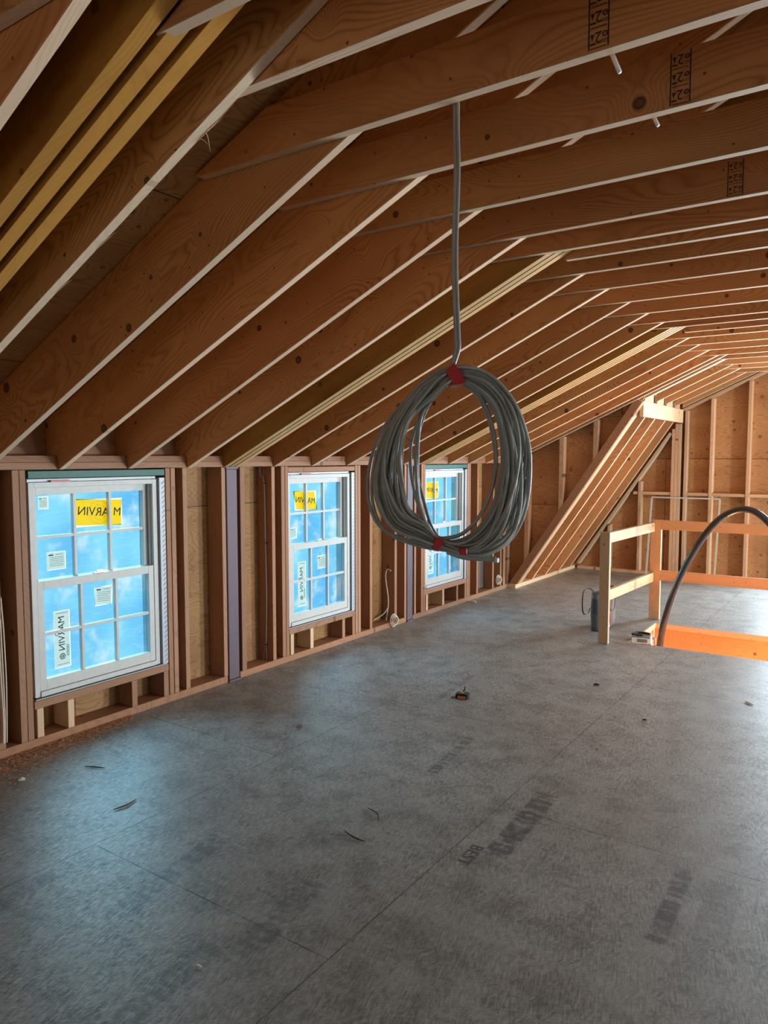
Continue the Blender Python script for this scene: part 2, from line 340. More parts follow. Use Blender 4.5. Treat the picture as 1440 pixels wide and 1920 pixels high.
def prism(name, mat, org, ax, ay, poly, t0, t1, parent=None, bev=.002):
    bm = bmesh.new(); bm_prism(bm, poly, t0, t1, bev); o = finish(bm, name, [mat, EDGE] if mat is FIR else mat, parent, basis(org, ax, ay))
    if mat is FIR:            # narrow edges get paler wood: brightness of lit undersides painted in
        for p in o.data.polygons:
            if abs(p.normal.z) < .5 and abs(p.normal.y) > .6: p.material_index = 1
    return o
def box(name, mat, x0, x1, y0, y1, z0, z1, parent=None, bev=.0015, along=None):
    """axis-aligned board; its grain runs along its longest side"""
    d = (x1 - x0, y1 - y0, z1 - z0); k = along if along is not None else d.index(max(d))
    ax = [Vector((1, 0, 0)), Vector((0, 1, 0)), Vector((0, 0, 1))]
    r = [i for i in range(3) if i != k]
    j = r[0] if d[r[0]] > d[r[1]] else r[1]
    A, B = ax[k], ax[j]; Z = A.cross(B)
    c = Vector(((x0 + x1) / 2, (y0 + y1) / 2, (z0 + z1) / 2)); la, lb = d[k] / 2, d[j] / 2; lc = d[3 - k - j] / 2
    return prism(name, mat, c, A, B, [(-la, -lb), (la, -lb), (la, lb), (-la, lb)], -lc, lc, parent, min(bev, lc * U * .4))
def boxes(name, mat, lst, parent=None, bev=0.0):
    """several boxes of ONE rigid piece (a sash, a frame) in one mesh"""
    bm = bmesh.new()
    for x0, x1, y0, y1, z0, z1 in lst:
        bm2 = bmesh.new(); bmesh.ops.create_cube(bm2, size=1)
        for v in bm2.verts: v.co = Vector(((x0 + x1) / 2 + v.co.x * (x1 - x0), (y0 + y1) / 2 + v.co.y * (y1 - y0), (z0 + z1) / 2 + v.co.z * (z1 - z0))) * U
        if bev: bmesh.ops.bevel(bm2, geom=list(bm2.edges), offset=bev, segments=1, affect='EDGES')
        me = bpy.data.meshes.new('t'); bm2.to_mesh(me); bm2.free(); bm.from_mesh(me); bpy.data.meshes.remove(me)
    return finish(bm, name, mat, parent, Matrix.Identity(4) if parent else None)
def tube_bm(bm, pts, r, closed=False, seg=7, mi=0):
    pts = [Vector(p) for p in pts]; n = len(pts); rings = []; up = None
    for i, p in enumerate(pts):
        a = pts[(i - 1) % n] if (closed or i > 0) else p; b = pts[(i + 1) % n] if (closed or i < n - 1) else p
        d = (b - a).normalized()
        if up is None: up = d.orthogonal().normalized()
        else: up = (up - d * up.dot(d)).normalized()
        s = d.cross(up)
        rr = r(i / (n - 1)) if callable(r) else r
        rings.append([bm.verts.new(p + up * math.cos(2 * math.pi * k / seg) * rr + s * math.sin(2 * math.pi * k / seg) * rr) for k in range(seg)])
    m = n if closed else n - 1
    for i in range(m):
        A, B = rings[i], rings[(i + 1) % n]
        off = 0
        if closed and i == n - 1:
            off = min(range(seg), key=lambda q: sum((A[k].co - B[(k + q) % seg].co).length for k in range(seg)))
        for k in range(seg):
            f = bm.faces.new((A[k], A[(k + 1) % seg], B[(k + 1 + off) % seg], B[(k + off) % seg])); f.material_index = mi
    if not closed:
        bm.faces.new(rings[0][::-1]).material_index = mi; bm.faces.new(rings[-1]).material_index = mi
def spline(ctrl, n, closed=False):
    P = [Vector(p) for p in ctrl]; m = len(P); out = []
    segs = m if closed else m - 1
    for i in range(segs):
        p0 = P[(i - 1) % m] if closed or i > 0 else P[i]; p1 = P[i]; p2 = P[(i + 1) % m]; p3 = P[(i + 2) % m] if closed or i + 2 < m else P[(i + 1) % m]
        for k in range(n):
            t = k / n
            out.append(.5 * ((2 * p1) + (p2 - p0) * t + (2 * p0 - 5 * p1 + 4 * p2 - p3) * t * t + (3 * p1 - p0 - 3 * p2 + p3) * t ** 3))
    if not closed: out.append(P[-1])
    return out
def tube(name, mat, ctrl, r, parent=None, n=8, seg=8, raw=False):
    bm = bmesh.new(); tube_bm(bm, [Vector(p) * U for p in (ctrl if raw else spline(ctrl, n))], r * U, seg=seg)
    return finish(bm, name, mat, parent, Matrix.Identity(4) if parent else None, True)
def text_bm(bm, s, size, M, depth=0.0, mi=0, bold=0.0, align='CENTER'):
    cu = bpy.data.curves.new('t', 'FONT'); cu.body = s; cu.size = size; cu.align_x = align; cu.align_y = 'CENTER'; cu.extrude = depth; cu.resolution_u = 3
    o = bpy.data.objects.new('t', cu); me = bpy.data.meshes.new_from_object(o)
    me.transform(M); k = len(bm.faces); bm.from_mesh(me); bm.faces.ensure_lookup_table()
    for f in bm.faces[k:]: f.material_index = mi
    bpy.data.objects.remove(o); bpy.data.curves.remove(cu); bpy.data.meshes.remove(me)
SL = .465
zr = lambda x: .96 + SL * (x + 2.39)          # underside of the roof rafters
T2 = .0245                                    # a two-by's thickness
def pbox(x0, x1, y0, y1, z0, z1): return (x0, x1, y0, y1, z0, z1)

# ---------------------------------------------------------------- setting
bm = bmesh.new()
HX0, HX1, HY0, HY1 = -1.142, .62, 4.003, 4.573
for x0, x1, y0, y1 in ((-2.5, HX0, -1.3, 6.55), (HX1, 2.6, -1.3, 6.55), (HX0, HX1, -1.3, HY0), (HX0, HX1, HY1, 6.55)):
    M_ = [(x0, y0), (x1, y0), (x1, y1), (x0, y1)]; bm_prism(bm, M_, -.016, 0)
fl = finish(bm, 'floor', FLOOR); tag(fl, 'grey strand-board subfloor with panel seams and a stair opening', kind='structure')

def wall_with_holes(name, mat, axis, c0, c1, a0, a1, z0, z1, holes, label, top=None):
    """sheathing in strips around the holes; axis 'Y' = wall running along y"""
    bm = bmesh.new(); cuts = sorted({a0, a1, *[h[0] for h in holes], *[h[1] for h in holes]})
    for a, b in zip(cuts, cuts[1:]):
        hs = [h for h in holes if h[0] <= a and h[1] >= b]
        zs = [(z0, hs[0][2]), (hs[0][3], z1)] if hs else [(z0, z1)]
        for za, zb in zs:
            for v in range(1):
                if axis == 'Y': q = (c0, c1, a, b, za, zb)
                else: q = (a, b, c0, c1, za, zb)
                r = bmesh.ops.create_cube(bm, size=1)['verts']
                for vv in r: vv.co = Vector(((q[0] + q[1]) / 2 + vv.co.x * (q[1] - q[0]), (q[2] + q[3]) / 2 + vv.co.y * (q[3] - q[2]), (q[4] + q[5]) / 2 + vv.co.z * (q[5] - q[4]))) * U
    o = finish(bm, name, mat); return tag(o, label, kind='structure')
LWIN = ((1.375, 1.905), (2.678, 3.178), (3.96, 4.472))
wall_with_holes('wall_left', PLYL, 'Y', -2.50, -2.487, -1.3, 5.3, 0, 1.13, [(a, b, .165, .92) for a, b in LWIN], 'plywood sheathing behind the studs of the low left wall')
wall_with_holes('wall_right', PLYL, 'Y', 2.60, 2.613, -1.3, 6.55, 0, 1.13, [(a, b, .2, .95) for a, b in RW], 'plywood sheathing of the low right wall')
def gable(name, y0, y1, xl, holes, label):
    bm = bmesh.new(); cuts = sorted({xl, 2.6, .05, *[h[0] for h in holes], *[h[1] for h in holes]})
    top = lambda x: zr(x if x <= .05 else .1 - x) + .206
    for a, b in zip(cuts, cuts[1:]):
        hs = [h for h in holes if h[0] <= a and h[1] >= b]
        if hs: quads = [[(a, 0), (b, 0), (b, hs[0][2]), (a, hs[0][2])], [(a, hs[0][3]), (b, hs[0][3]), (b, top(b)), (a, top(a))]]
        else: quads = [[(a, 0), (b, 0), (b, top(b)), (a, top(a))]]
        for q in quads:
            lo = [bm.verts.new((x * U, y0 * U, z * U)) for x, z in q]; hi = [bm.verts.new((x * U, y1 * U, z * U)) for x, z in q]
            bm.faces.new(lo); bm.faces.new(hi[::-1])
            for i in range(4): bm.faces.new((lo[i], lo[(i + 1) % 4], hi[(i + 1) % 4], hi[i]))
    return tag(finish(bm, name, PLYG), label, kind='structure')
gable('wall_back', 6.538, 6.55, -2.5, [(-.62, .12, .3, 1.25)], 'plywood sheathing of the far gable wall')
gable('wall_front', -1.312, -1.3, -2.5, [(-.5, .9, .5, 1.35)], 'plywood sheathing of the near gable wall')
def roof_slab(name, x0, x1, y0, y1, mir=False, off=.207):
    bm = bmesh.new(); s = -1 if mir else 1
    f = lambda x: (.1 - x) if mir else x
    q = [(x0, zr(x0) + off), (x1, zr(x1) + off), (x1, zr(x1) + off + .012), (x0, zr(x0) + off + .012)]
    lo = [bm.verts.new((f(x) * U, y0 * U, z * U)) for x, z in q]; hi = [bm.verts.new((f(x) * U, y1 * U, z * U)) for x, z in q]
    bm.faces.new(lo); bm.faces.new(hi[::-1])
    for i in range(4): bm.faces.new((lo[i], lo[(i + 1) % 4], hi[(i + 1) % 4], hi[i]))
    return finish(bm, name, PLYR)
tag(roof_slab('ceiling', -2.52, .05, -1.3, 5.3), 'plywood roof deck above the left rafters', kind='structure')
tag(roof_slab('ceiling', -1.75, .05, 5.3, 6.55), 'plywood roof deck above the far short rafters', kind='structure')
tag(roof_slab('ceiling', -2.52, .05, -1.3, 6.55, True), 'plywood roof deck of the right slope', kind='structure')
# stairwell shell under the opening
ORW = ORNG
sw = empty('stairwell', (HX0, HY0, 0), 'orange-lit timber-lined stair opening in the floor', None, None, 'structure')
box('header_board', ORW, HX0, HX1, HY1 + .001, HY1 + .026, -.19, -.0165, sw)
box('header_board', ORW, HX0, HX1, HY0 - .026, HY0 - .001, -.19, -.0165, sw)
box('trimmer_board', ORW, HX0 - .026, HX0 - .001, HY0, HY1, -.19, -.0165, sw)
box('trimmer_board', ORW, HX1 + .001, HX1 + .026, HY0, HY1, -.19, -.0165, sw)
box('well_side', ORW, HX0, HX1, HY1 + .028, HY1 + .045, -1.6, -.191, sw); box('well_side', ORW, HX0, HX1, HY0 - .045, HY0 - .028, -1.6, -.191, sw)
box('well_side', ORW, HX0 - .045, HX0 - .028, HY0, HY1, -1.6, -.191, sw); box('well_side', ORW, HX1 + .028, HX1 + .045, HY0, HY1, -1.6, -.191, sw)
box('lower_floor', ORW, HX0 - .05, HX1 + .05, HY0 - .05, HY1 + .05, -1.65, -1.61, sw)
box('nosing_strip', PALE, HX0 + .001, HX1, HY1 - .012, HY1 - .0005, -.03, -.0005, sw)
box('nosing_strip', PALE, HX0 + .0005, HX0 + .012, HY0, HY1 - .013, -.03, -.0005, sw)

# ---------------------------------------------------------------- windows
def window(n, y0, y1, label, film=True):
    z0, z1 = .168, .915; w_ = y1 - y0
    root = empty('window_%d' % n, (-2.44, y0, z0), label, None, None, 'structure')
    j = .020
    boxes('frame', WHITE, [(-2.484, -2.406, y0, y0 + j, z0, z1), (-2.484, -2.406, y1 - j, y1, z0, z1),
                           (-2.484, -2.406, y0 + j, y1 - j, z1 - .018, z1), (-2.484, -2.402, y0 + j, y1 - j, z0, z0 + .018),
                           (-2.43, -2.42, y0 + j, y0 + j + .006, z0 + .018, z1 - .018), (-2.43, -2.42, y1 - j - .006, y1 - j, z0 + .018, z1 - .018)], root, .0012)
    a, b = y0 + j + .001, y1 - j - .001
    def sash(name, x0, x1, zb, zt, st, rb, rt):
        ga, gb, gz0, gz1 = a + st, b - st, zb + rb, zt - rt
        s = boxes(name, WHITE, [(x0, x1, a, ga, zb, zt), (x0, x1, gb, b, zb, zt), (x0, x1, ga, gb, zb, gz0), (x0, x1, ga, gb, gz1, zt)], root, .001)
        W = gb - ga; H = gz1 - gz0; xm = (x0 + x1) / 2; mw = .0055
        boxes('muntin_grid', WHITE, [(xm - .006, x1 - .002, ga + W * k / 3 - mw, ga + W * k / 3 + mw, gz0, gz1) for k in (1, 2)] +
              [(xm - .006, x1 - .0025, ga, gb, (gz0 + gz1) / 2 - mw, (gz0 + gz1) / 2 + mw)], s, .001)
        gp = boxes('glass', FILM if film else CLEAR, [(xm - .0085, xm - .0070, ga, gb, gz0, gz1)], s)
        return s, (ga, gb, gz0, gz1, xm - .0092)
    up = sash('upper_sash', -2.462, -2.436, .553, z1 - .019, .022, .018, .026)
    lo = sash('lower_sash', -2.432, -2.408, z0 + .019, .572, .024, .038, .030)
    ym = (y0 + y1) / 2
    lk = boxes('sash_lock', METAL, [(-2.428, -2.412, ym - .018, ym + .018, .573, .577), (-2.424, -2.416, ym - .004, ym + .022, .577, .582)], lo[0], .0006)
    return root, up, lo
def sticker(parent, mats, x, ya, yb, za, zb, fn=None, name='sticker', tilt=0.0, label=None, skew=0.0):
    """flat label on the outside of the glass; its print faces outdoors, so it reads mirrored from inside"""
    cy, cz = (ya + yb) / 2, (za + zb) / 2; W, H = (yb - ya) / 2, (zb - za) / 2
    M = basis((x, cy, cz), (0, -1, 0), (0, 0, 1)) @ Matrix.Rotation(tilt, 4, 'Z')
    bm = bmesh.new(); bm_prism(bm, [(-W - skew, -H), (W - skew, -H), (W + skew, H), (-W + skew, H)], -.0002, 0)
    if fn: fn(bm, W * U, H * U)
    o = finish(bm, name, mats, parent, M)
    if label: o['label'] = label
    return o
def T(x, y, rot=0.0, z=-.0008): return Matrix.Translation((x, y, z)) @ Matrix.Rotation(rot, 4, 'Z')
def hexring(bm, cx, cy, r0, r1, z, mi, n=6):
    o_ = [bm.verts.new((cx + r1 * math.cos(2 * math.pi * k / n), cy + r1 * math.sin(2 * math.pi * k / n), z)) for k in range(n)]
    i_ = [bm.verts.new((cx + r0 * math.cos(2 * math.pi * k / n), cy + r0 * math.sin(2 * math.pi * k / n), z)) for k in range(n)]
    for k in range(n): bm.faces.new((o_[k], o_[(k + 1) % n], i_[(k + 1) % n], i_[k])).material_index = mi
def rect(bm, cx, cy, w_, h_, z, mi):
    bm.faces.new([bm.verts.new((cx + a * w_ / 2, cy + b * h_ / 2, z)) for a, b in ((-1, -1), (1, -1), (1, 1), (-1, 1))]).material_index = mi
def yellow(bm, W, H):
    for r in (.17, .46, .74): hexring(bm, 0, 0, r * H * 1.15, (r + .13) * H * 1.15, -.0006, 2, 8 if r > .3 else 6)
    rect(bm, 0, -H * .9, W * 1.9, H * .08, -.0006, 2)
    text_bm(bm, 'MARVIN', W * .51, T(0, 0, .05, .0006), 0, 1, .0015); text_bm(bm, 'MARVIN', W * .51, T(0, 0, .05, -.001), 0, 1, .0015)
def yellow_split(bm, W, H):
    for r in (.17, .46, .74): hexring(bm, 0, 0, r * H * 1.15, (r + .13) * H * 1.15, -.0006, 2, 8 if r > .3 else 6)
    for z in (.0006, -.001):
        text_bm(bm, 'M', W * .46, T(-W * .80, H * .02, .05, z), 0, 1, .0012); text_bm(bm, 'ARVIN', W * .47, T(W * .25, H * .04, .05, z), 0, 1, .0015)
def tall(bm, W, H):
    # vertical print, reading downwards
    R = -math.pi / 2
    for z in (-.0008, .0006):
        text_bm(bm, 'MARVIN', W * 1.15, T(W * .0, H * .20, R, z), 0, 1, .0008)
        hexring(bm, 0, -H * .62, W * .30, W * .40, z, 1); hexring(bm, 0, -H * .62, W * .10, W * .20, z, 1)
        text_bm(bm, 'ID', W * .62, T(W * .62, H * .22, R, z), 0, 1, .001)
        for k in range(7): rect(bm, -W * .72, -H * (.25 + .06 * k), W * .35, H * .02, z, 1)
        for k in range(3): rect(bm, -W * .1, H * (.93 - .0 * k) - k * H * 1.83 / 2 * (k == 2), W * 1.5, H * .012, z, 1)
def form(bm, W, H):
    for z in (-.0008, .0006):
        rect(bm, W * .55, H * .68, W * .5, H * .14, z, 1); rect(bm, -W * .35, H * .72, W * .8, H * .05, z, 1)
        for k in range(6): rect(bm, -W * .05, H * (.42 - .2 * k), W * 1.5, H * .035, z, 1)
for n, ((a, b), lab) in enumerate(zip(LWIN, ('white double-hung window nearest the camera, with twelve panes and stickers', 'white double-hung window in the middle of the left wall', 'white double-hung window seen behind the hanging cable coil'))):
    root, up, lo = window(n + 1, a, b, lab)
    us, ls = up[0], lo[0]; xu, xl = up[1][4], lo[1][4]
    if n == 0:
        sticker(us, [YEL, INK, YEL2], xu, 1.582, 1.778, .745, .843, yellow_split, 'brand_sticker', .05, 'yellow sticker reading MARVIN in mirror writing')
        sticker(us, [WHP, INK], xu, 1.44, 1.475, .82, .862, form, 'sticker'); sticker(us, [WHP, INK], xu, 1.465, 1.535, .60, .662, form, 'sticker')
        sticker(ls, [WHP, INK], xl, 1.465, 1.525, .248, .452, tall, 'specification_sticker', 0, 'tall white sticker with MARVIN running down it in mirror writing')
        sticker(ls, [WHP, INK], xl, 1.632, 1.702, .447, .515, form, 'sticker', .06)
    elif n == 1:
        sticker(us, [YEL, INK, YEL2], xu, 2.79, 2.955, .735, .828, yellow, 'brand_sticker', .04, 'curled yellow sticker reading MARVIN in mirror writing', .014)
        sticker(us, [WHP, INK], xu, 2.76, 2.80, .595, .648, form, 'sticker')
        sticker(ls, [WHP, INK], xl, 2.775, 2.835, .25, .475, tall, 'specification_sticker', 0, 'tall white sticker with MARVIN running down it in mirror writing')
        sticker(ls, [WHP, INK], xl, 2.93, 2.995, .425, .49, form, 'sticker')
    else:
        sticker(us, [YEL, INK, YEL2], xu, 4.05, 4.215, .735, .84, yellow, 'brand_sticker', .03, 'square yellow sticker reading MARVIN in mirror writing')
        sticker(us, [WHP, INK], xu, 4.03, 4.07, .60, .65, form, 'sticker')
        sticker(ls, [WHP, INK], xl, 4.04, 4.105, .25, .46, tall, 'specification_sticker', 0, 'tall white sticker with MARVIN running down it in mirror writing')
    # membrane, tape and flashing around the window in its rough opening
    c = b + .002
    boxes('side_membrane', MEMB, [(-2.484, -2.398, b + .008, b + .0335, .165, .92)], root)
    boxes('foam_gap', DARKM, [(-2.484, -2.43, b + .001, b + .007, .165, .92)], root)
    bmk = bmesh.new()
    for k in range(38):
        z = .18 + k * .0195
        rect(bmk, 0, z * U - .56 * U, .020, .0045, 0, 0)
        for v in bmk.verts[-4:] if False else []: pass
    for v in bmk.verts: v.co.y += v.co.x * .9
    finish(bmk, 'membrane_print', INK, root, basis((-2.3975, b + .025, .56), (0, 1, 0), (0, 0, 1)))
    boxes('head_membrane', MEMB, [(-2.47, -2.412, a, b, .917, .926)], root)
    boxes('sill_membrane', MEMB, [(-2.484, -2.399, a - .002, b + .03, .1605, .1635)], root)
    boxes('sill_gap', DARKM, [(-2.48, -2.402, a + .002, b - .002, .1636, .1675)], root)
    boxes('red_tape', RED, [(-2.412, -2.400, a + .08 + .02 * n, a + .155 + .02 * n, .9152, .921)], root)
    hd = box('window_header', GREEN if n != 1 else STUD, -2.48, -2.397 if n != 1 else -2.396, a - .004, b + .034, .929, .954)
    tag(hd, ['dark green header board above the nearest window', 'bare timber header board above the middle window', 'green header board above the window behind the cable coil'][n], 'header', 'headers over the windows')

# windows of the walls outside the frame
for k, (a, b) in enumerate(RW):
    r = empty('window_%d' % (4 + k), (2.6, a, .2), 'plain window in the right wall', None, None, 'structure')
    boxes('frame', WHITE, [(2.59, 2.62, a, a + .03, .2, .95), (2.59, 2.62, b - .03, b, .2, .95), (2.59, 2.62, a + .03, b - .03, .2, .23), (2.59, 2.62, a + .03, b - .03, .92, .95), (2.59, 2.62, a + .03, b - .03, .56, .59)], r)
    boxes('glass', CLEAR, [(2.604, 2.607, a + .03, b - .03, .23, .92)], r)
for nm, y, a, b, z0, z1 in (('window_8', 6.54, -.62, .12, .3, 1.25), ('window_9', -1.306, -.5, .9, .5, 1.35)):  # the rear one is added, unseen, to let fill light in
    r = empty(nm, (a, y, z0), 'plain unseen gable window', None, None, 'structure')
    boxes('frame', WHITE, [(a, a + .03, y - .01, y + .02, z0, z1), (b - .03, b, y - .01, y + .02, z0, z1), (a + .03, b - .03, y - .01, y + .02, z0, z0 + .03), (a + .03, b - .03, y - .01, y + .02, z1 - .03, z1)], r)
    boxes('glass', CLEAR, [(a + .03, b - .03, y + .004, y + .007, z0 + .03, z1 - .03)], r)

# ---------------------------------------------------------------- left wall framing
XF, XB = -2.395, -2.486
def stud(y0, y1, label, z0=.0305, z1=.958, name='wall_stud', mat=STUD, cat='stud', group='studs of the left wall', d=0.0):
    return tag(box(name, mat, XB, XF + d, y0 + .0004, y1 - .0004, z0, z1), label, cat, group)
for y0, y1, lab in ((1.236, 1.262, 'stud at the very left edge of the picture, behind the white wires'),
    (1.314, 1.338, 'outer of the two studs left of the nearest window'), (1.339, 1.361, 'inner stud against the left side of the nearest window'),
    (1.941, 1.964, 'stud directly right of the silver membrane of the nearest window'), (1.967, 1.990, 'second stud right of the nearest window, stamped with a 2'),
    (2.027, 2.050, 'lone stud in the bay right of the nearest window'), (2.241, 2.264, 'stud touching the left side of the nearer purple-brown post'),
    (2.352, 2.381, 'stud just right of the nearer purple-brown post'), (2.556, 2.579, 'stud carrying the long grey cable left of the middle window'),
    (2.623, 2.648, 'outer of the two studs left of the middle window'), (2.650, 2.673, 'inner stud against the left side of the middle window'),
    (3.214, 3.238, 'stud directly right of the silver membrane of the middle window'), (3.240, 3.264, 'second stud right of the middle window'),
    (3.350, 3.374, 'lone stud between the middle window and the floor wire coil'), (3.602, 3.627, 'stud behind the white wire coil lying on the sill plate'),
    (3.709, 3.732, 'stud touching the left side of the farther purple-brown post'), (3.820, 3.843, 'stud just right of the farther purple-brown post'),
    (3.902, 3.926, 'outer of the two studs left of the far window'), (3.928, 3.952, 'inner stud against the left side of the far window'),
    (4.508, 4.531, 'stud directly right of the far window'), (4.533, 4.557, 'second stud right of the far window'),
    (4.655, 4.679, 'lone stud right of the far window, below the end of the coil'), (4.908, 4.932, 'stud beside the dark board and the small wire coil'),
    (5.040, 5.064, 'stud left of the far end of the low wall'), (5.092, 5.130, 'thick corner stud at the far end of the low wall')):
    o = stud(y0, y1, lab)
    if 'stamped' in lab:
        bm = bmesh.new(); text_bm(bm, '2', .026, Matrix.Identity(4), 0, 0, .0006); finish(bm, 'grade_mark', STAMP, o, basis((XF + .0006, 1.979, .875), (0, 1, 0), (0, 0, 1)))
tag(box('filler_board', plain('weathered_board', (.10, .075, .06), .8), XB, XB + .02, 4.75, 4.90, .035, .42), 'dark weathered board in the bay right of the far window', 'board')
bay_lab = {0: 'the nearest window', 1: 'the middle window', 2: 'the far window'}
for n, ((a, b), ys) in enumerate(zip(LWIN, ((1.372, 1.488, 1.759, 1.912), (2.680, 2.830, 3.095, 3.185), (3.962, 4.17, 4.36, 4.478)))):
    tag(box('rough_sill', STUD, XB, XF, a - .010, b + .033, .133, .160), 'flat rough sill under ' + bay_lab[n], 'sill', 'rough sills under the windows')
    for k, y in enumerate(ys):
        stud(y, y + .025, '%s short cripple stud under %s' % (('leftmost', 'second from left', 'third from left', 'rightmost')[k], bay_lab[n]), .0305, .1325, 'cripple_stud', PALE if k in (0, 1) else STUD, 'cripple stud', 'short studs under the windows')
for k, (a, b, lab) in enumerate(((-1.29, 2.262, 'bottom plate from the left edge to the nearer post'), (2.338, 3.731, 'bottom plate between the two purple-brown posts'), (3.806, 5.16, 'bottom plate from the farther post to the corner'))):
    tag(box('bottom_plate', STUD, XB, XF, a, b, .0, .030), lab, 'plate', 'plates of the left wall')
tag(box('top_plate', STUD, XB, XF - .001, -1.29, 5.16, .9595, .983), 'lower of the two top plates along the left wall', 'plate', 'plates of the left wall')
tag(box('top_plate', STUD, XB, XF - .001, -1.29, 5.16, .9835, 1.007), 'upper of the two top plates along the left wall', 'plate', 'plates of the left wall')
for y0, y1, lab in ((2.268, 2.332, 'purple-brown steel post between the nearest and middle windows'), (3.737, 3.799, 'purple-brown steel post between the middle and far windows')):
    r = empty('steel_post', (-2.43, y0, 0), lab, 'post', 'steel posts in the left wall')
    boxes('column', POST, [(-2.455, -2.392, y0, y1, .008, .95)], r, .004)
    boxes('base_plate', POST, [(-2.47, -2.386, y0 - .004, y1 + .004, 0, .008)], r); boxes('cap_plate', POST, [(-2.47, -2.388, y0 - .004, y1 + .004, .9503, .959)], r)

# ---------------------------------------------------------------- roof rafters and ties
ang = math.atan(SL); AX = (math.cos(ang), 0, math.sin(ang)); AY = (-math.sin(ang), 0, math.cos(ang))
def loc2(x, z, x0=-2.39, z0=.96):
    d = Vector((x - x0, 0, z - z0)); return (d.dot(Vector(AX)), d.dot(Vector(AY)))
def rafter_poly(xl=-2.395, xr=.03):
    P = [(xl, zr(xl)), (xr, zr(xr)), (xr, zr(xr) + .205), (xl - .11, zr(xl - .11) + .205)]
    if xl < -2.3: P += [(xl - .11, 1.10), (xl - .075, 1.0085), (xl, 1.0085)]
    else: P[3] = (xl, zr(xl) + .205)
    return [loc2(x, z) for x, z in P]
# local z = AX x AY points towards -y, so thickness is negative of y
def rafter(y0, label, xl=-2.395, th=T2, mat=FIR, name='roof_rafter', parent=None):
    o = prism(name, mat, (-2.39, y0, .96), AX, AY, rafter_poly(xl), -th + .0003, -.0003, parent, .003)
    if label: tag(o, label, 'rafter', 'sloping roof rafters')
    return o
rafter(.37, 'rafter just outside the upper left corner')
rafter(.632, 'rafter with a whitish smeared lower edge in the top left corner')
r0 = rafter(.931, 'rafter with a splintered bright edge, right of the yellow beam in the top left')
for x_, dx, dy, dz in ((-1.02, .05, .006, .030), (-1.04, .03, .010, .020), (-1.06, .012, .012, -.012), (-1.045, -.004, .014, -.028), (-1.35, .03, .006, .016), (-1.50, .025, .006, .012)):
    bm = bmesh.new(); p = Vector((x_, .954, zr(x_) - .0005)); tube_bm(bm, [q * U for q in spline([p - Vector((.03, .002, .012)), p, p + Vector((dx, dy, dz))], 5)], lambda t: .0016 * U * (1.05 - t), False, 5)
    sp_ = finish(bm, 'splinter', EDGE); sp_.parent = r0; sp_.matrix_basis = parent_inv(r0); sp_['label'] = 'torn pale splinter on the lower edge'
LABS = ['rafter landing left of the nearest window, its foot cut by the left picture edge', 'rafter landing above the left third of the nearest window', 'rafter landing above the right half of the nearest window',
        'rafter landing just right of the nearest window', 'first rafter beyond the middle triple beam', 'second rafter beyond the middle triple beam, landing over the middle window',
        'third rafter beyond the middle triple beam, landing over the middle window', 'rafter landing right of the middle window, its foot left of the coil', 'rafter landing just before the farther steel post, crossing behind the coil',
        'first rafter beyond the far triple beam', 'second rafter beyond the far triple beam', 'third rafter beyond the far triple beam', 'last full rafter before the cheek wall']
YS = [1.216, 1.480, 1.764, 2.052, 2.570, 2.847, 3.135, 3.42, 3.69, 4.238, 4.518, 4.780, 5.055]
for y, lab in zip(YS, LABS): rafter(y, lab)
rafter(5.172, 'rafter capping the cheek wall above the diagonal rafters')
rafter(5.275, 'double rafter ending at the top corner of the diagonal rafters', -1.425, .05)
for y, lab in ((5.60, 'first short rafter resting on the far header'), (5.885, 'second short rafter resting on the far header'), (6.17, 'third short rafter resting on the far header'), (6.40, 'rafter against the far gable wall')):
    rafter(y, lab, -1.425)
# laminated triple beams
def lvl(y0, label, gap, n=3, ply=.0285, edge=None):
    r = empty('laminated_beam', (-2.39, y0, .96), label, 'beam', 'multi-ply laminated roof beams')
    for k in range(n):
        y = y0 + k * (ply + gap)
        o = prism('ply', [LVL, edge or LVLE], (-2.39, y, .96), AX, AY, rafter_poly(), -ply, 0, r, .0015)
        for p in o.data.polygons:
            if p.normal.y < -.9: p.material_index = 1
    return r
lvl(.728, 'thick yellow triple-ply beam crossing the top left corner', .0155)
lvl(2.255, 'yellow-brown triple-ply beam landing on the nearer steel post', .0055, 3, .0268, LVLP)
lvl(3.866, 'yellow-brown laminated beam passing behind the coil towards the far window', .0105, 4, .0245, LVLP)
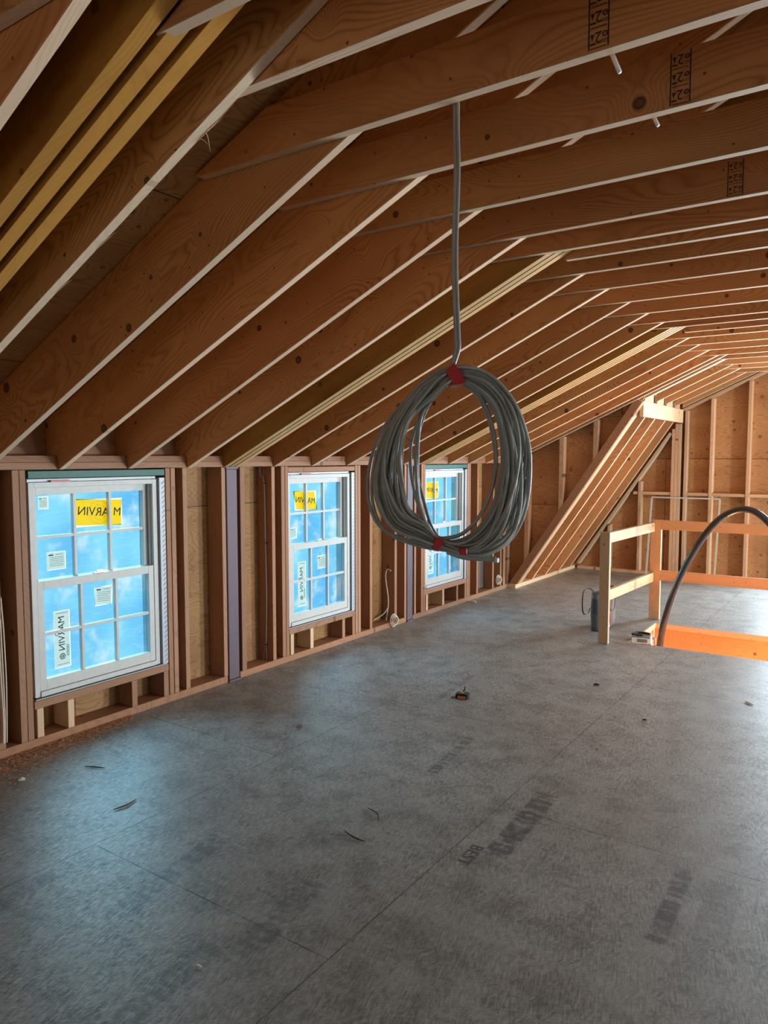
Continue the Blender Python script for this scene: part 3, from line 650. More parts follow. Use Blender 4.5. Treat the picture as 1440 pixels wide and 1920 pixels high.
# collar ties
def tie_poly(xl, under=False):
    z0, z1 = 1.64, 1.740; top = lambda x: zr(x) + .19
    if under: return [(-.948, z0), (1.04, z0), (.81, z1), (-.735, z1)]
    x1 = -1.335 + (z1 - z0) / SL
    P = [(-1.345, z0 + .006), (-1.33, z0), (1.43, z0), (1.20, z1), (x1, z1)]
    if xl > -1.3: P = [(xl, z0), (1.43, z0), (1.20, z1), (max(xl, x1), z1)]
    return P
def tie(yfar, label, xl=-1.4, under=False):
    o = prism('collar_tie', FIR, (0, yfar - T2, 0), (1, 0, 0), (0, 0, 1), tie_poly(xl, under), -T2 + .0004, -.0004, None, .0025)
    return tag(o, label, 'collar tie', 'horizontal collar ties')
TL = [(.6315, 'tie crossing the extreme top left corner', -1.4, False), (.79, 'tie with a rounded end overlapping the yellow beam at the top', 0, True), (.9815, 'pale-edged tie meeting the splintered rafter, above the one with the cable', -1.4, False),
      (1.2155, 'tie from which the coiled cable hangs, with a grade stamp at the top edge', -1.4, False), (1.4795, 'stamped tie just below the one that holds the cable coil', -1.4, False),
      (1.7635, 'unstamped tie between the two lower stamped ties', -1.4, False), (2.0515, 'tie with the lowest and smallest grade stamp at right', -1.4, False), (2.2545, 'tie nailed to the near face of the middle triple beam', -1.4, False),
      (2.375, 'tie butting against the far side of the middle triple beam', -.90, False), (2.5695, 'tie on the first rafter beyond the middle triple beam', -1.4, False), (2.8465, 'tie on the second rafter beyond the middle triple beam', -1.4, False),
      (3.1345, 'tie on the third rafter beyond the middle triple beam', -1.4, False), (3.4195, 'tie two bays before the far triple beam', -1.4, False), (3.6895, 'tie one bay before the far triple beam', -1.4, False),
      (3.8655, 'tie nailed to the near face of the far laminated beam', -1.4, False), (4.052, 'tie butting against the far side of the far laminated beam', -.90, False), (4.2375, 'tie on the first rafter beyond the far laminated beam', -1.4, False),
      (4.5175, 'tie on the second rafter beyond the far laminated beam', -1.4, False), (4.7795, 'tie on the third rafter beyond the far laminated beam', -1.4, False), (5.0545, 'tie on the last full rafter before the cheek wall', -1.4, False),
      (5.2745, 'tie on the double rafter over the diagonal rafters', -1.4, False), (5.5995, 'third tie from the far gable wall', -1.4, False), (5.8845, 'second tie from the far gable wall', -1.4, False), (6.1695, 'last tie in front of the far gable wall', -1.4, False)]
ties = {}
for y, lab, xl, un in TL: ties[y] = tie(y, lab, xl, un)
tag(box('ridge_board', FIR, .032, .068, -1.29, 6.53, 1.90, 2.29), 'ridge board where the rafters meet', 'ridge board')
# grade stamps on three ties
def stamp(tie_o, yn, x, z0, z1, w_):
    bm = bmesh.new(); n = 3; H = (z1 - z0); cell = H / n
    for s in (-1, 1): rect(bm, s * w_ * U / 2, 0, .0035, H * U, 0, 0)
    for k in range(n):
        zc = (-H / 2 + (k + .5) * cell) * U; h = cell * U
        R = Matrix.Rotation(math.pi, 4, 'Z')
        text_bm(bm, '2', h * .82, Matrix.Translation((0, zc + h * .05, 0)) @ R, 0, 0, .0006)
        bm.faces.new([bm.verts.new((a, zc + b, 0)) for a, b in ((-w_ * U * .33, -h * .12), (-w_ * U * .42, h * .22), (-w_ * U * .22, h * .22))])
        hexring(bm, w_ * U * .33, zc + h * .12, h * .09, h * .15, 0, 0, 10); rect(bm, w_ * U * .33, zc + h * .12, h * .16, h * .03, 0, 0)
        rect(bm, w_ * U * .33, zc - h * .16, h * .3, h * .035, 0, 0); rect(bm, w_ * U * .33, zc - h * .26, h * .26, h * .03, 0, 0)
        rect(bm, -w_ * U * .30, zc - h * .25, h * .3, h * .09, 0, 0)
        rect(bm, 0, zc - h * .46, w_ * U * .82, h * .045, 0, 0)
    o = finish(bm, 'grade_stamp', STAMP, tie_o, basis((x, yn - .0006, (z0 + z1) / 2), (1, 0, 0), (0, 0, 1)))
    o['label'] = 'black ink grade stamp with the figure 2 repeated'
stamp(ties[1.2155], 1.2155 - T2, -.407, 1.644, 1.738, .031)
stamp(ties[1.4795], 1.4795 - T2, -.344, 1.643, 1.736, .034)
stamp(ties[2.0515], 2.0515 - T2, -.343, 1.643, 1.728, .034)
# blocking between rafter heels
hy = [.37, .632, .728, .931] + YS[:4] + [2.255] + YS[4:9] + [3.866] + YS[9:] + [5.172]
for k, (a, b) in enumerate(zip(hy[1:], hy[2:])):
    a2 = a + (T2 if a not in (.728, 2.255, 3.866) else {.728: .117, 2.255: .092, 3.866: .133}[a])
    if b - a2 > .03:
        tag(box('blocking', STUD, -2.486, -2.462, a2 + .001, b - .001, 1.0075, 1.125), 'dark block between rafter heels on the top plate', 'blocking', 'blocks between the rafter heels')

# ---------------------------------------------------------------- steep diagonal rafters, cheek wall, far gable framing
MD = 1.484; zd = lambda x: MD * (x + 2.35)
ad = math.atan(MD); DX = (math.cos(ad), 0, math.sin(ad)); DY = (-math.sin(ad), 0, math.cos(ad))
def dloc(x, z): d = Vector((x + 2.35, 0, z)); return (d.dot(Vector(DX)), d.dot(Vector(DY)))
Ld = 1.38 / math.sin(ad)
def diag(y0, th, depth, label, name='diagonal_rafter', mat=FIR, top=1.30, z0=.0305):
    P = [(-2.35 + z0 / MD, z0), (-2.35 + top / MD, top)]
    p0, p1 = dloc(*P[0]), dloc(*P[1])
    poly = [p0, p1, (p1[0] - 0.0, depth), (dloc(-2.35, 0)[0] + z0 * 1.2 - depth * (1 / math.tan(ad)) * 0 , depth)]
    # square the foot on the floor plate
    sx = z0 / MD - depth / math.sin(ad)
    poly[3] = (dloc(-2.35 + sx, z0)[0], depth)
    o = prism(name, mat, (-2.35, y0, 0), DX, DY, poly, -th, 0, None, .0025)
    return tag(o, label, 'rafter', 'steep diagonal rafters')
r = empty('diagonal_beam', (-2.35, 5.2, 0), 'wide pale near beam of the diagonal rafters, rising from the floor', 'beam')
for k in range(3):
    p0, p1 = dloc(-2.35 + .0305 / MD, .0305), dloc(-1.42, 1.38)
    sx = .0305 / MD - .055 / math.sin(ad)
    prism('ply', PALE if k else STUD, (-2.35, 5.200 + k * .0315, 0), DX, DY, [p0, p1, (p1[0] - .0, .055), (dloc(-2.35 + sx, .0305)[0], .055)], -.0308, 0, r, .0025)
diag(5.49, T2, .15, 'first narrow diagonal rafter beyond the pale beam'); diag(5.765, T2, .15, 'middle diagonal rafter with a jagged lower edge')
diag(6.075, T2, .15, 'third narrow diagonal rafter, before the gable'); diag(6.345, T2, .15, 'diagonal rafter against the gable wall')
prism('ceiling', PLYC, (-2.35, 5.28, 0), DX, DY, [(-.25, .152), (Ld + .13, .152), (Ld + .13, .162), (-.25, .162)], -1.25, 0).__setitem__('kind', 'structure')
tag(box('diagonal_foot_plate', PALE, -2.50, -2.325, 5.165, 6.45, 0, .030), 'pale plate on the floor under the feet of the diagonal rafters', 'plate')
tag(box('far_header', PALE, -1.452, -1.425, 5.255, 6.44, 1.285, 1.392, None), 'pale header board across the top of the diagonal rafters', 'header')
for k, (a, b) in enumerate(((5.33, 5.56), (5.66, 5.85), (5.94, 6.13), (6.22, 6.37))):
    tag(box('notched_block', PALE, -1.455, -1.437, a, b, 1.393, 1.455 - .002 * k), '%s pale block between rafter ends on the far header' % ('nearest', 'second', 'third', 'farthest')[k], 'blocking', 'blocks on the far header')
# cheek wall
for x0, x1, lab in ((-2.445, -2.41, 'leftmost stud of the triangular cheek wall, at the corner'), (-2.275, -2.24, 'second stud of the triangular cheek wall'), (-2.008, -1.972, 'third stud of the triangular cheek wall'), (-1.757, -1.722, 'short stud near the top of the triangular cheek wall')):
    # pentagon: follows both slopes
    off = .055 / math.cos(ad) + .001
    poly = [(zb, x) for zb, x in ((max(.032, zd(x0) + off), x0), (max(.032, zd(x1) + off), x1), (zr(x1) - .001, x1), (zr(x0) - .001, x0))]
    poly = [(max(a, .032), b) for a, b in poly]
    tag(prism('cheek_stud', GST, (0, 5.2, 0), (0, 0, 1), (1, 0, 0), [(a, b) for a, b in poly], .0005, .055), lab, 'stud', 'studs of the cheek wall')
bm = bmesh.new()
q = [(-2.5, .0), (-2.38, 0), (-1.42, 1.42), (-1.35, zr(-1.35) + .2), (-2.5, zr(-2.5) + .2)]
bm_ = [(x, z) for x, z in q]
o = prism('wall_cheek', PLYC, (0, 5.262, 0), (1, 0, 0), (0, 0, 1), bm_, -.010, 0, None, 0); tag(o, 'plywood of the triangular cheek wall', kind='structure')
# far gable framing
Y0, Y1 = 6.45, 6.536
def gtop(x): return (zd(x) - .052) if x < -1.52 else zr(x) - .028
GL = [(-2.035, 'stud low under the diagonal rafters on the gable'), (-1.778, 'gable stud left of the white leaning frame'), (-1.512, 'left stud of the triple gable post'), (-1.486, 'middle stud of the triple gable post'), (-1.460, 'right stud of the triple gable post'),
      (-1.412, 'gable stud just right of the triple post'), (-1.215, 'gable stud seen through the white leaning frame'), (-.942, 'gable stud at the right, behind the top of the black pipe'), (-.665, 'gable stud beyond the right picture edge')]
for x, lab in GL:
    top = gtop(x) if x > -1.52 and x < -1.44 and False else gtop(x)
    if -1.52 < x < -1.44: top = zd(x) - .006 if x < -1.5 else 1.28
    tag(box('gable_stud', GST, x + .0004, x + T2 - .0004, Y0, Y1, .026, top), lab, 'stud', 'studs of the far gable')
tag(box('gable_bottom_plate', GST, -2.3, .3, Y0, Y1, 0, .0255), 'bottom plate along the far gable wall', 'plate')
P = [loc2(-1.445, zr(-1.445) - .002), loc2(.03, zr(.03) - .002), loc2(.03, zr(.03) - .026), loc2(-1.445, zr(-1.445) - .026)]
tag(prism('gable_top_plate', GST, (-2.39, Y0, .96), AX, AY, P, -(Y1 - Y0), 0), 'sloping top plate of the gable under the short rafters', 'plate')
a0, a1 = dloc(-2.33, .03)[0], dloc(-1.53, 1.21)[0]
tag(prism('gable_slope_plate', PALE, (-2.35, Y0, 0), DX, DY, [(a0 + .03, -.026), (a1, -.026), (a1, -.001), (a0 + .03, -.001)], -(Y1 - Y0), 0), 'steep plate of the gable below the last diagonal rafter', 'plate')
gx = [-1.82, -1.778, -1.512, -1.412, -1.215, -.942, -.665]
for a, b in zip(gx, gx[1:]):
    a2 = a + (T2 if a > -1.81 else 0)
    if a == -1.512: continue
    tag(box('fire_block', GST, a2 + .0005, b - .0005, Y0 + .004, Y1, .685, .710), 'horizontal block between gable studs %s' % {-1.82: 'left of the white frame', -1.778: 'just left of the triple post', -1.412: 'right of the triple post', -1.215: 'above the right half of the white frame', -.942: 'at the right picture edge'}.get(a, 'beyond the right picture edge'), 'blocking', 'blocks between gable studs')

# ---------------------------------------------------------------- guard rail round the stair opening
gr = empty('guard_rail', (-1.2, 3.9, 0), 'bare timber guard rail with two posts around the stair opening', 'railing')
PX = -1.235
o = box('post', PALE, PX - .0285, PX + .024, 3.885, 3.9095, .0005, .603, gr); o['label'] = 'near pale post'
o = box('post', ORNG, -1.203, -1.140, 4.664, 4.689, .0005, .618, gr); o['label'] = 'far orange-lit corner post'
# rails from near post to corner post (they run slightly askew like the posts) and along the far side
def rail(p, q, z0, z1, mat, side):
    p, q = Vector((*p, 0)), Vector((*q, 0)); d = (q - p); L = d.length
    prism('rail', mat, (p.x, p.y, (z0 + z1) / 2), d, (0, 0, 1), [(0, -(z1 - z0) / 2), (L, -(z1 - z0) / 2), (L, (z1 - z0) / 2), (0, (z1 - z0) / 2)], -.012, .012, gr)
rail((-1.224, 3.911), (-1.190, 4.661), .546, .602, PALE, 0); rail((-1.224, 3.911), (-1.190, 4.661), .236, .292, PALE, 0)
rail((-1.139, 4.676), (.62, 4.676), .560, .617, ORNG, 0); rail((-1.139, 4.676), (.62, 4.676), .246, .308, ORNG, 0)
box('post', ORNG, .62, .68, 4.664, 4.689, .0005, .618, gr)

# ---------------------------------------------------------------- cable coil
def camray(u, v):
    p, y = math.radians(PITCH), math.radians(YAW)
    fw = Vector((-math.sin(y) * math.cos(p), math.cos(y) * math.cos(p), -math.sin(p))); rt = Vector((math.cos(y), math.sin(y), 0)); up = rt.cross(fw)
    return rt * (u - 720) + up * (960 - v) + fw * FPX
def on_y(u, v, y): d = camray(u, v); return d * (y / d.y) + Vector((0, 0, 1))
def on_x(u, v, x): d = camray(u, v); return d * (x / d.x) + Vector((0, 0, 1))
def on_z(u, v, z): d = camray(u, v); return d * ((z - 1) / d.z) + Vector((0, 0, 1))
cc = Vector((-.672, 1.2, .985)); e1 = Vector((math.cos(math.radians(YAW)), math.sin(math.radians(YAW)), 0)); e3 = Vector((-e1.y, e1.x, 0))
def cp(px, py, d=0.0):       # coil-plane coordinates (a = right, b = up) measured in 1/1000 of U from the coil's centre
    return cc + e1 * ((px - 848) * .000992) + Vector((0, 0, (862 - py) * .000992)) + e3 * d
coil = empty('cable_coil', cc, 'big hanging coil of grey cable bound with red tape', 'cable coil')
OUT = [(852, 682), (905, 690), (955, 735), (985, 800), (994, 870), (985, 950), (955, 1005), (905, 1030), (850, 1022), (790, 1000), (735, 975), (708, 925), (708, 865), (735, 790), (780, 722), (820, 690)]
INN = [(855, 708), (890, 722), (915, 765), (928, 830), (925, 890), (905, 945), (872, 985), (835, 996), (815, 990), (800, 965), (788, 920), (785, 870), (786, 815), (792, 770), (812, 735), (835, 714)]
bm = bmesh.new(); rc = .0031 * U
NS = 44
for s in range(NS):
    t = s / (NS - 1)
    tt = t ** .75 if s % 3 else min(1.0, t * .9 + .05)
    ph = [random.uniform(-1, 1) for _ in range(4)]
    pts = []
    for k, (a, b) in enumerate(zip(OUT, INN)):
        th = 2 * math.pi * k / len(OUT)
        # bundles pinch at the tapes: k=0 (top), k=8 and k=7 (bottom)
        sp = 1.0 if k not in (0, 8, 7, 1, 15, 9) else (.85 if k in (0, 8) else .95)
        w_ = max(0, min(1, tt + .20 * math.sin(th + ph[0] * 3) + .15 * math.sin(2 * th + ph[1] * 3)))
        if s >= NS - 2: w_ = 1.0 - .04 * (NS - 1 - s)
        elif 4 < k < 8 or 1 < k <= 4: w_ *= .72
        elif 9 < k < 14: w_ *= .62
        w_ = .5 + (w_ - .5) * sp
        d = (.018 * math.sin(th * 1 + ph[2] * 3) + .012 * math.sin(2 * th + ph[3] * 3)) * (1 if k not in (0, 8) else .5) + (s % 5 - 2) * .004
        pts.append(cp(a[0] + (b[0] - a[0]) * w_, a[1] + (b[1] - a[1]) * w_, d))
    tube_bm(bm, [p * U for p in spline(pts, 6, True)], rc, True, 7)
# two straying loops on the left
for dx, dy in ((-14, 8), (-6, 14)):
    pts = [cp(a + dx * (1 if k in (10, 11, 12, 13) else .1), b + dy * (1 if k in (9, 10, 11) else .1), -.03 + .004 * k) for k, (a, b) in enumerate(OUT)]
    tube_bm(bm, [p * U for p in spline(pts, 6, True)], rc, True, 7)
for c1, c2, c3 in ((800, 812, 822), (790, 799, 818)):
    pts = [cp(838, 712, .01), cp(808, 745, .012), cp(c1 - 12, 800, .014), cp(c1 - 18, 860, .012), cp(c2 - 14, 930, .01), cp(c3 - 6, 985, .008), cp(845, 1008, .004), cp(900, 1000, .002)]
    tube_bm(bm, [p * U for p in spline(pts, 8)], rc, False, 7)
finish(bm, 'cable_loops', CABLE, coil, Matrix.Identity(4), True)
top = on_y(856, 192, 1.2195)
bm = bmesh.new()
for k, o_ in enumerate((-.0032, .0032)):
    pts = [top + Vector((o_, 0, .03)), top + Vector((o_, 0, -.05)), cp(855 + o_ * 900, 330), cp(852 + o_ * 900, 480), cp(857 + o_ * 900, 610), cp(858 + o_ * 900, 645), cp(850 + o_ * 600, 676), cp(846, 700)]
    tube_bm(bm, [Vector(p) * U for p in spline(pts, 8)], .0034 * U, False, 8)
finish(bm, 'hanging_lead', CABLE, coil, Matrix.Identity(4), True)
bm = bmesh.new()
for k in range(3):
    pts = [cp(840, 1018 + 3 * k, -.01), cp(872, 1030 + 2 * k, -.016), cp(905, 1030 + 3 * k, -.02), cp(930, 1034 + 2 * k, -.022)]
    tube_bm(bm, [Vector(p) * U for p in spline(pts, 6)], .0032 * U, False, 7)
finish(bm, 'cable_ends', CABLE, coil, Matrix.Identity(4), True)
bm = bmesh.new(); q = cp(931, 1037, -.022) * U; bmesh.ops.create_cube(bm, size=.012)
for v in bm.verts: v.co += q
o = finish(bm, 'end_cap', WHITEP, coil, Matrix.Identity(4)); o['label'] = 'pale taped cable end'
def wrap(poly, dn, df):
    """tape sleeve round the bundle, a closed band with thickness"""
    bm = bmesh.new(); lo = [bm.verts.new(cp(x, y, -dn + .006 * ((i % 3) - 1) * 0) * U) for i, (x, y) in enumerate(poly)]; hi = [bm.verts.new(cp(x, y, df) * U) for x, y in poly]
    bm.faces.new(lo); bm.faces.new(hi[::-1]); n = len(poly)
    for i in range(n): bm.faces.new((lo[i], lo[(i + 1) % n], hi[(i + 1) % n], hi[i]))
    bmesh.ops.bevel(bm, geom=list(bm.edges), offset=.002, segments=1, affect='EDGES')
    return finish(bm, 'red_tape_band', RED, coil, Matrix.Identity(4), False)
wrap([(834, 692), (849, 675), (861, 690), (870, 712), (848, 716), (843, 704)], .034, .034)
wrap([(817, 993), (832, 998), (824, 1019), (811, 1015)], .034, .03)
wrap([(861, 1014), (875, 1013), (875, 1025), (862, 1025)], .036, .028)

# ---------------------------------------------------------------- wiring in the left wall
w1 = empty('wall_cable', (-2.43, 2.55, .5), 'long grey cable running down the stud left of the middle window', 'cable')
ctrl = [on_y(u, v, 2.549) for u, v in ((487, 876), (488, 893), (495, 906), (498, 1034), (500, 1118), (499, 1212))]
tube('cable', CABLE, ctrl, .0035, w1)
tube('cable_tail', CABLE, [ctrl[-1], on_y(495, 1228, 2.549), on_y(495, 1240, 2.549)], .0025, w1); tube('cable_tail', CABLE, [ctrl[-1], on_y(500, 1228, 2.549), on_y(499, 1240, 2.549)], .0025, w1)
for v in (906, 1018, 1208):
    p = on_y(497 if v < 1000 else 499.5, v, 2.549); boxes('staple', BLACK, [(p.x - .006, p.x + .006, p.y - .004, p.y + .006, p.z - .002, p.z + .002)], w1)
def ring_coil(name, c, r, n, label, mat=WIRE):
    bm = bmesh.new()
    for k in range(n):
        pts = []
        for j in range(20):
            a = 2 * math.pi * j / 20; rr = r * (1 - .09 * k)
            pts.append((Vector(c) + Vector((.02 * math.cos(a) * (k % 2) * .3 + .004 * k, rr * math.cos(a) * .95, rr * math.sin(a) * (1.05 - .1 * (k % 2))))) * U)
        tube_bm(bm, pts, .0024 * U, True, 6)
    return finish(bm, name, mat)
r2 = empty('floor_wire', (-2.4, 3.59, .2), 'white cable looping down to a small coil on the bottom plate beside the farther post', 'cable')
tube('cable', WIRE, [on_y(u, v, 3.59) for u, v in ((733, 1070), (726, 1068), (723, 1078), (724, 1092), (728, 1125), (726, 1150), (722, 1172))], .0038, r2)
tube('cable_tail', WIRE, [on_y(727, 1140, 3.588), on_y(718, 1152, 3.56), on_y(700, 1163, 3.5)], .003, r2)
o = ring_coil('wire_coil', on_x(738, 1163, -2.388), .036, 5, ''); o.parent = r2; o.matrix_basis = parent_inv(r2)
o = tag(ring_coil('wire_coil', on_x(934, 1087, -2.385), .034, 5, ''), 'small coil of white wire at the foot of the wall beyond the far window', 'cable coil')
lw = empty('hanging_wires', (-2.38, 1.28, .4), 'bundle of white wires hanging at the extreme left edge', 'cable')
for k, pts in enumerate((((1, 1120), (7, 1190), (12, 1290), (13, 1392)), ((0, 1160), (5, 1250), (9, 1340), (9, 1394)), ((-3, 1180), (1, 1260), (6, 1340), (7, 1396)))):
    tube('wire', WIRE, [on_x(u, v, -2.382) for u, v in pts], .0022, lw)

# ---------------------------------------------------------------- straps hanging from two ties
for (u0, v0, u1, v1, yy, lab) in ((1141, 101, 1162, 136, 1.235, 'white plastic stub hanging below the cable tie near the top'), (1221, 223, 1234, 236, 1.50, 'short white stub hanging below the second stamped tie')):
    a, b = on_y(u0, v0, yy), on_y(u1, v1, yy); a.z += .012
    tag(tube('hanging_stub', plain('white_plastic', (.75, .75, .73), .4), [a, b], .0036, seg=10, n=2), lab, 'stub')

# ---------------------------------------------------------------- black pipe rising out of the opening
pp = [on_y(1237, 1214, 4.30) + Vector((-.03, 0, -.35)), on_y(1237, 1214, 4.30)] + [on_y(u, v, y) for u, v, y in ((1242, 1180, 4.30), (1250, 1150, 4.30), (1264, 1108, 4.30), (1287, 1058, 4.30), (1315, 1012, 4.3), (1345, 977, 4.3), (1372, 960, 4.3), (1397, 955, 4.3), (1420, 962, 4.3), (1445, 984, 4.3))]
d = pp[-1] - pp[-2]
pp += [pp[-1] + Vector((.10, .0, -.13)), pp[-1] + Vector((.18, .0, -.33)), pp[-1] + Vector((.22, 0, -.62)), pp[-1] + Vector((.22, 0, -1.0))]
tag(tube('plastic_pipe', HOSE, pp, .0178, seg=18, n=8), 'thick black plastic pipe arching out of the stair opening', 'pipe')

# ---------------------------------------------------------------- white leaning frame
fr = empty('leaning_frame', (-1.4, 6.4, 0), 'thin cream rectangular frame leaning against the gable studs', 'frame')
ft = [on_y(u, v, 6.435) for u, v in ((1222, 932), (1350, 934))]; zt = ft[0].z
xa, xb = ft[0].x, ft[1].x; yb = 6.36
def fbar(p, q):
    bm = bmesh.new(); tube_bm(bm, [Vector(p) * U, Vector(q) * U], .0085 * U, False, 4); finish(bm, 'frame_bar', CREAM, fr, Matrix.Identity(4))
fbar((xa, 6.435, zt), (xb, 6.435, zt)); fbar((xa, 6.437, zt - .008), (xa - .012, yb, .012)); fbar((xb, 6.437, zt - .008), (xb - .012, yb, .012)); fbar((xa - .004, yb, .0095), (xb - .02, yb, .0095))

# ---------------------------------------------------------------- tote bag
bag = empty('tote_bag', (-1.34, 4.27, 0), 'grey tote bag with dark straps standing behind the near rail post', 'bag')
bx0, bx1, by0, by1, hz = -1.398, -1.328, 4.13, 4.42, .225
bm = bmesh.new(); N = 6
prof = []
for i in range(N + 1):
    t = i / N; fl_ = .004 * math.sin(t * math.pi) + .006 * t
    prof.append((bx0 + .006 - fl_ + .012 * t, bx1 - .004 + fl_ - .010 * t, by0 + .008 - .014 * t, by1 - .006 + .012 * t, .001 + hz * t))
rings = []
for x0, x1, y0, y1, z in prof:
    c_ = .012; rings.append([bm.verts.new(Vector(p) * U) for p in ((x0 + c_, y0, z), (x1 - c_, y0, z), (x1, y0 + c_, z), (x1 + .003 * math.sin(z * 30), (y0 + y1) / 2, z - .006 * (z > .2)), (x1, y1 - c_, z), (x1 - c_, y1, z), (x0 + c_, y1, z), (x0, y1 - c_, z), (x0, (y0 + y1) / 2, z - .006 * (z > .2)), (x0, y0 + c_, z))])
for A, B in zip(rings, rings[1:]):
    for k in range(10):
        f = bm.faces.new((A[k], A[(k + 1) % 10], B[(k + 1) % 10], B[k])); f.material_index = 1 if k in (2, 3) else 0
bm.faces.new(rings[0][::-1])
t_ = rings[-1]; inner = [bm.verts.new(v.co * .985 + Vector(((bx0 + bx1) / 2, (by0 + by1) / 2, hz)) * U * .015 - Vector((0, 0, .002))) for v in t_]
low = [bm.verts.new(Vector((v.co.x, v.co.y, v.co.z - .12 * U))) for v in inner]
for k in range(10):
    bm.faces.new((t_[k], t_[(k + 1) % 10], inner[(k + 1) % 10], inner[k])).material_index = 0
    bm.faces.new((inner[k], inner[(k + 1) % 10], low[(k + 1) % 10], low[k])).material_index = 0
bm.faces.new(low)
finish(bm, 'bag_body', [BAGM, BAGF], bag, Matrix.Identity(4), True)
xs = bx1 + .006
prism('stripe', MAROON, (xs, 4.25, .11), (0, 1, 0), (0, 0, 1), [(.03, -.10), (.06, -.10), (.005, .10), (-.025, .10)], 0, .003, bag, 0)
prism('stripe', PBLUE, (xs, 4.25, .11), (0, 1, 0), (0, 0, 1), [(.0, -.10), (.022, -.10), (-.045, .06), (-.06, .06)], 0, .003, bag, 0)
def strap(name, ctrl, mat=BROWN, wd=.007):
    bm = bmesh.new(); pts = [Vector(p) for p in spline(ctrl, 8)]; A = []
    for p in pts: A.append([bm.verts.new((p + q) * U) for q in (Vector((0, -wd, 0)), Vector((0, wd, 0)), Vector((.002, wd, .002)), Vector((.002, -wd, .002)))])
    for a, b in zip(A, A[1:]):
        for k in range(4): bm.faces.new((a[k], a[(k + 1) % 4], b[(k + 1) % 4], b[k]))
    bm.faces.new(A[0]); bm.faces.new(A[-1][::-1])
    return finish(bm, name, mat, bag, Matrix.Identity(4))
strap('handle', [(-1.385, by0 + .03, .225), (-1.41, by0 + .03, .243), (-1.440, by0 + .02, .225), (-1.447, by0 + .02, .15), (-1.44, by0 + .02, .095), (-1.415, by0 + .02, .095), (-1.402, by0 + .03, .13)])
strap('handle', [(bx1 + .002, 4.19, .22), (bx1 + .014, 4.2, .16), (bx1 + .020, 4.24, .115), (bx1 + .020, 4.28, .105), (bx1 + .018, 4.32, .125), (bx1 + .012, 4.34, .17), (bx1 + .004, 4.34, .215)])

# ---------------------------------------------------------------- box on the ledge in the opening
tag(box('stair_ledge', ORNG, HX0 + .013, -1.072, 4.006, 4.34, -.075, -.035), 'timber ledge at the left end of the stair opening', 'ledge')
cb = empty('product_box', (-1.06, 4.08, -.034), 'small white and red carton at the left corner of the stair opening', 'box')
Mb = Matrix.Translation(Vector((-1.085, 4.085, -.034)) * U) @ Matrix.Rotation(.2, 4, 'Z')
def bbox_(name, mat, dx0, dx1, dy0, dy1, dz0, dz1):
    bm = bmesh.new(); bmesh.ops.create_cube(bm, size=1)
    for v in bm.verts: v.co = Vector(((dx0 + dx1) / 2 + v.co.x * (dx1 - dx0), (dy0 + dy1) / 2 + v.co.y * (dy1 - dy0), (dz0 + dz1) / 2 + v.co.z * (dz1 - dz0))) * U
    bmesh.ops.bevel(bm, geom=list(bm.edges), offset=.002, segments=1, affect='EDGES')
    return finish(bm, name, mat, cb, Mb)
bbox_('carton', WHITEP, -.05, .05, -.045, .05, .0005, .055); bbox_('red_panel', RED, .0, .051, -.0465, -.045, .002, .026); bbox_('printed_label', GREYP, -.02, .03, -.0462, -.0451, .032, .05)
bbox_('lid', GREYP, -.052, .045, -.040, .052, .0555, .060)
bm = bmesh.new(); tube_bm(bm, [Mb.inverted() @ (Mb @ (Vector(p) * U)) for p in spline([(-.05, 0, .063), (-.03, .035, .066), (.01, .045, .066), (.04, .035, .064)], 6)], .006 * U, False, 8); finish(bm, 'dark_handle', BLACK, cb, Mb, True)
bbox_('dark_tool', BLACK, -.035, .005, -.02, .01, .0605, .068)

# ---------------------------------------------------------------- tape measure
tp = on_z(868, 1309, 0.0)
tm = empty('tape_measure', tp, 'small black and orange tape measure lying in the middle of the floor', 'tape measure')
Mt = Matrix.Translation(tp * U) @ Matrix.Rotation(math.radians(22), 4, 'Z')
bm = bmesh.new(); poly = [(-.030, -.018), (.020, -.022), (.028, -.012), (.028, .012), (.018, .022), (-.022, .020), (-.030, .010)]
bm_prism(bm, poly, .0006, .022); bmesh.ops.bevel(bm, geom=list(bm.edges), offset=.004, segments=2, affect='EDGES'); finish(bm, 'case', BLACK, tm, Mt)
bm = bmesh.new(); bm_prism(bm, [(-.02, -.0225), (.012, -.0245), (.012, -.0232), (-.02, -.0212)], .004, .015); finish(bm, 'label_plate', ORANGE, tm, Mt)
bm = bmesh.new(); bm_prism(bm, [(-.008, -.005), (.004, -.005), (.004, .005), (-.008, .005)], .0222, .027); finish(bm, 'blade', YTAPE, tm, Mt)
bm = bmesh.new(); tube_bm(bm, [Vector(p) * U for p in spline([(0, 0, .026), (.006, .003, .034), (.008, .005, .042), (.007, .005, .048)], 5)], .0028 * U, False, 8); finish(bm, 'belt_clip', BLACK, tm, Mt, True)
bm = bmesh.new(); tube_bm(bm, [Vector(p) * U for p in spline([(-.028, -.01, .005), (-.045, -.012, .003), (-.046, -.004, .003), (-.03, 0, .006)], 5)], .0012 * U, False, 6); finish(bm, 'wrist_cord', BLACK, tm, Mt, True)

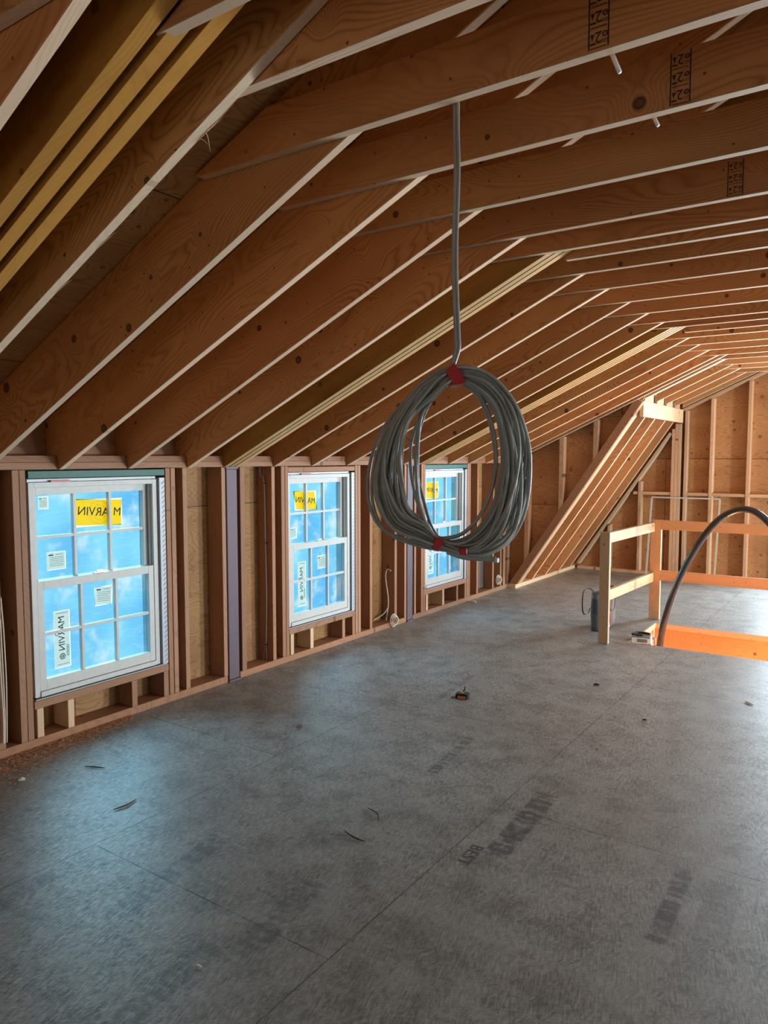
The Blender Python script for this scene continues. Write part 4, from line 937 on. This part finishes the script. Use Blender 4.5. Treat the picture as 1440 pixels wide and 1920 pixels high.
# ---------------------------------------------------------------- litter
def splinter(p, q, r, mat, label, bend=.0, name='wood_splinter'):
    a, b = on_z(*p, .003), on_z(*q, .003); m_ = (a + b) / 2; n_ = Vector((-(b - a).y, (b - a).x, 0)) * bend; m_ += n_; m_.z += .001
    bm = bmesh.new(); P = [v * U for v in spline([a, m_, b], 6)]
    tube_bm(bm, P, (lambda t: r * U * (.35 + .65 * math.sin(math.pi * min(max(t, .05), .95)))), False, 5)
    return tag(finish(bm, name, mat), label, 'splinter', 'bits of wood lying on the floor')
splinter((213, 1518), (255, 1499), .0030, TWIG, 'curved dark splinter on the bluish floor below the nearest window', -.12)
splinter((159, 1437), (197, 1440), .0022, TWIG, 'straight dark splinter near the sawdust at the left')
splinter((690, 1515), (709, 1540), .0020, TWIG, 'upper of the two dark splinters in the middle of the floor', .15)
splinter((645, 1557), (684, 1578), .0024, TWIG, 'lower of the two dark splinters in the middle of the floor', -.08)
splinter((556, 1364), (566, 1359), .0040, TWIG, 'short dark peg on the floor in front of the middle window')
splinter((1397, 1315), (1413, 1322), .0035, CHIP, 'pale chip on the floor near the right edge')
splinter((1113, 1283), (1124, 1284), .0055, TWIG, 'dark lump on the floor right of the tape measure')
splinter((1204, 1349), (1213, 1350), .0032, TWIG, 'tiny dark crumb on the floor, lower right of the tape measure')
splinter((364, 1811), (378, 1813), .0026, CHIP, 'pale peg on the floor near the bottom left')
splinter((34, 1463), (47, 1461), .0060, CHIP, 'pale grey flake at the edge of the sawdust', .1)
splinter((878, 1127), (892, 1129), .0085, WHITEP, 'crumpled white scrap on the floor under the coil', .1, 'paper_scrap')
bm = bmesh.new()
for k in range(4200):
    y = random.uniform(1.0, 1.75); spread = .26 * (1.78 - y) / .8 + .02
    x = -2.394 + abs(random.gauss(0, .45)) * spread + .003
    if random.random() < .03: x += random.uniform(0, .3)
    s_ = random.uniform(.0012, .0045); a = random.uniform(0, 6.3); c_, d_ = math.cos(a), math.sin(a); z = random.uniform(.0004, .004)
    v = [Vector((x + c_ * s_ * i - d_ * s_ * .4 * j, y + d_ * s_ * i + c_ * s_ * .4 * j, z + random.uniform(0, .0015))) * U for i, j in ((-1, -1), (1, -1), (1, 1), (-1, 1))]
    bm.faces.new([bm.verts.new(p) for p in v])
tag(finish(bm, 'sawdust', DUST), 'drift of reddish sawdust and chips along the bottom plate at the left', 'sawdust', None, 'stuff')
# faded word in the panel print
bm = bmesh.new(); text_bm(bm, 'BEST', .075, Matrix.Identity(4), 0, 0, .0); 
o = finish(bm, 'floor_print', plain('faded_ink', (.085, .08, .075), .7), fl, basis((-.835, 1.60, .0006), (.03, -1, 0), (1, .03, 0)))
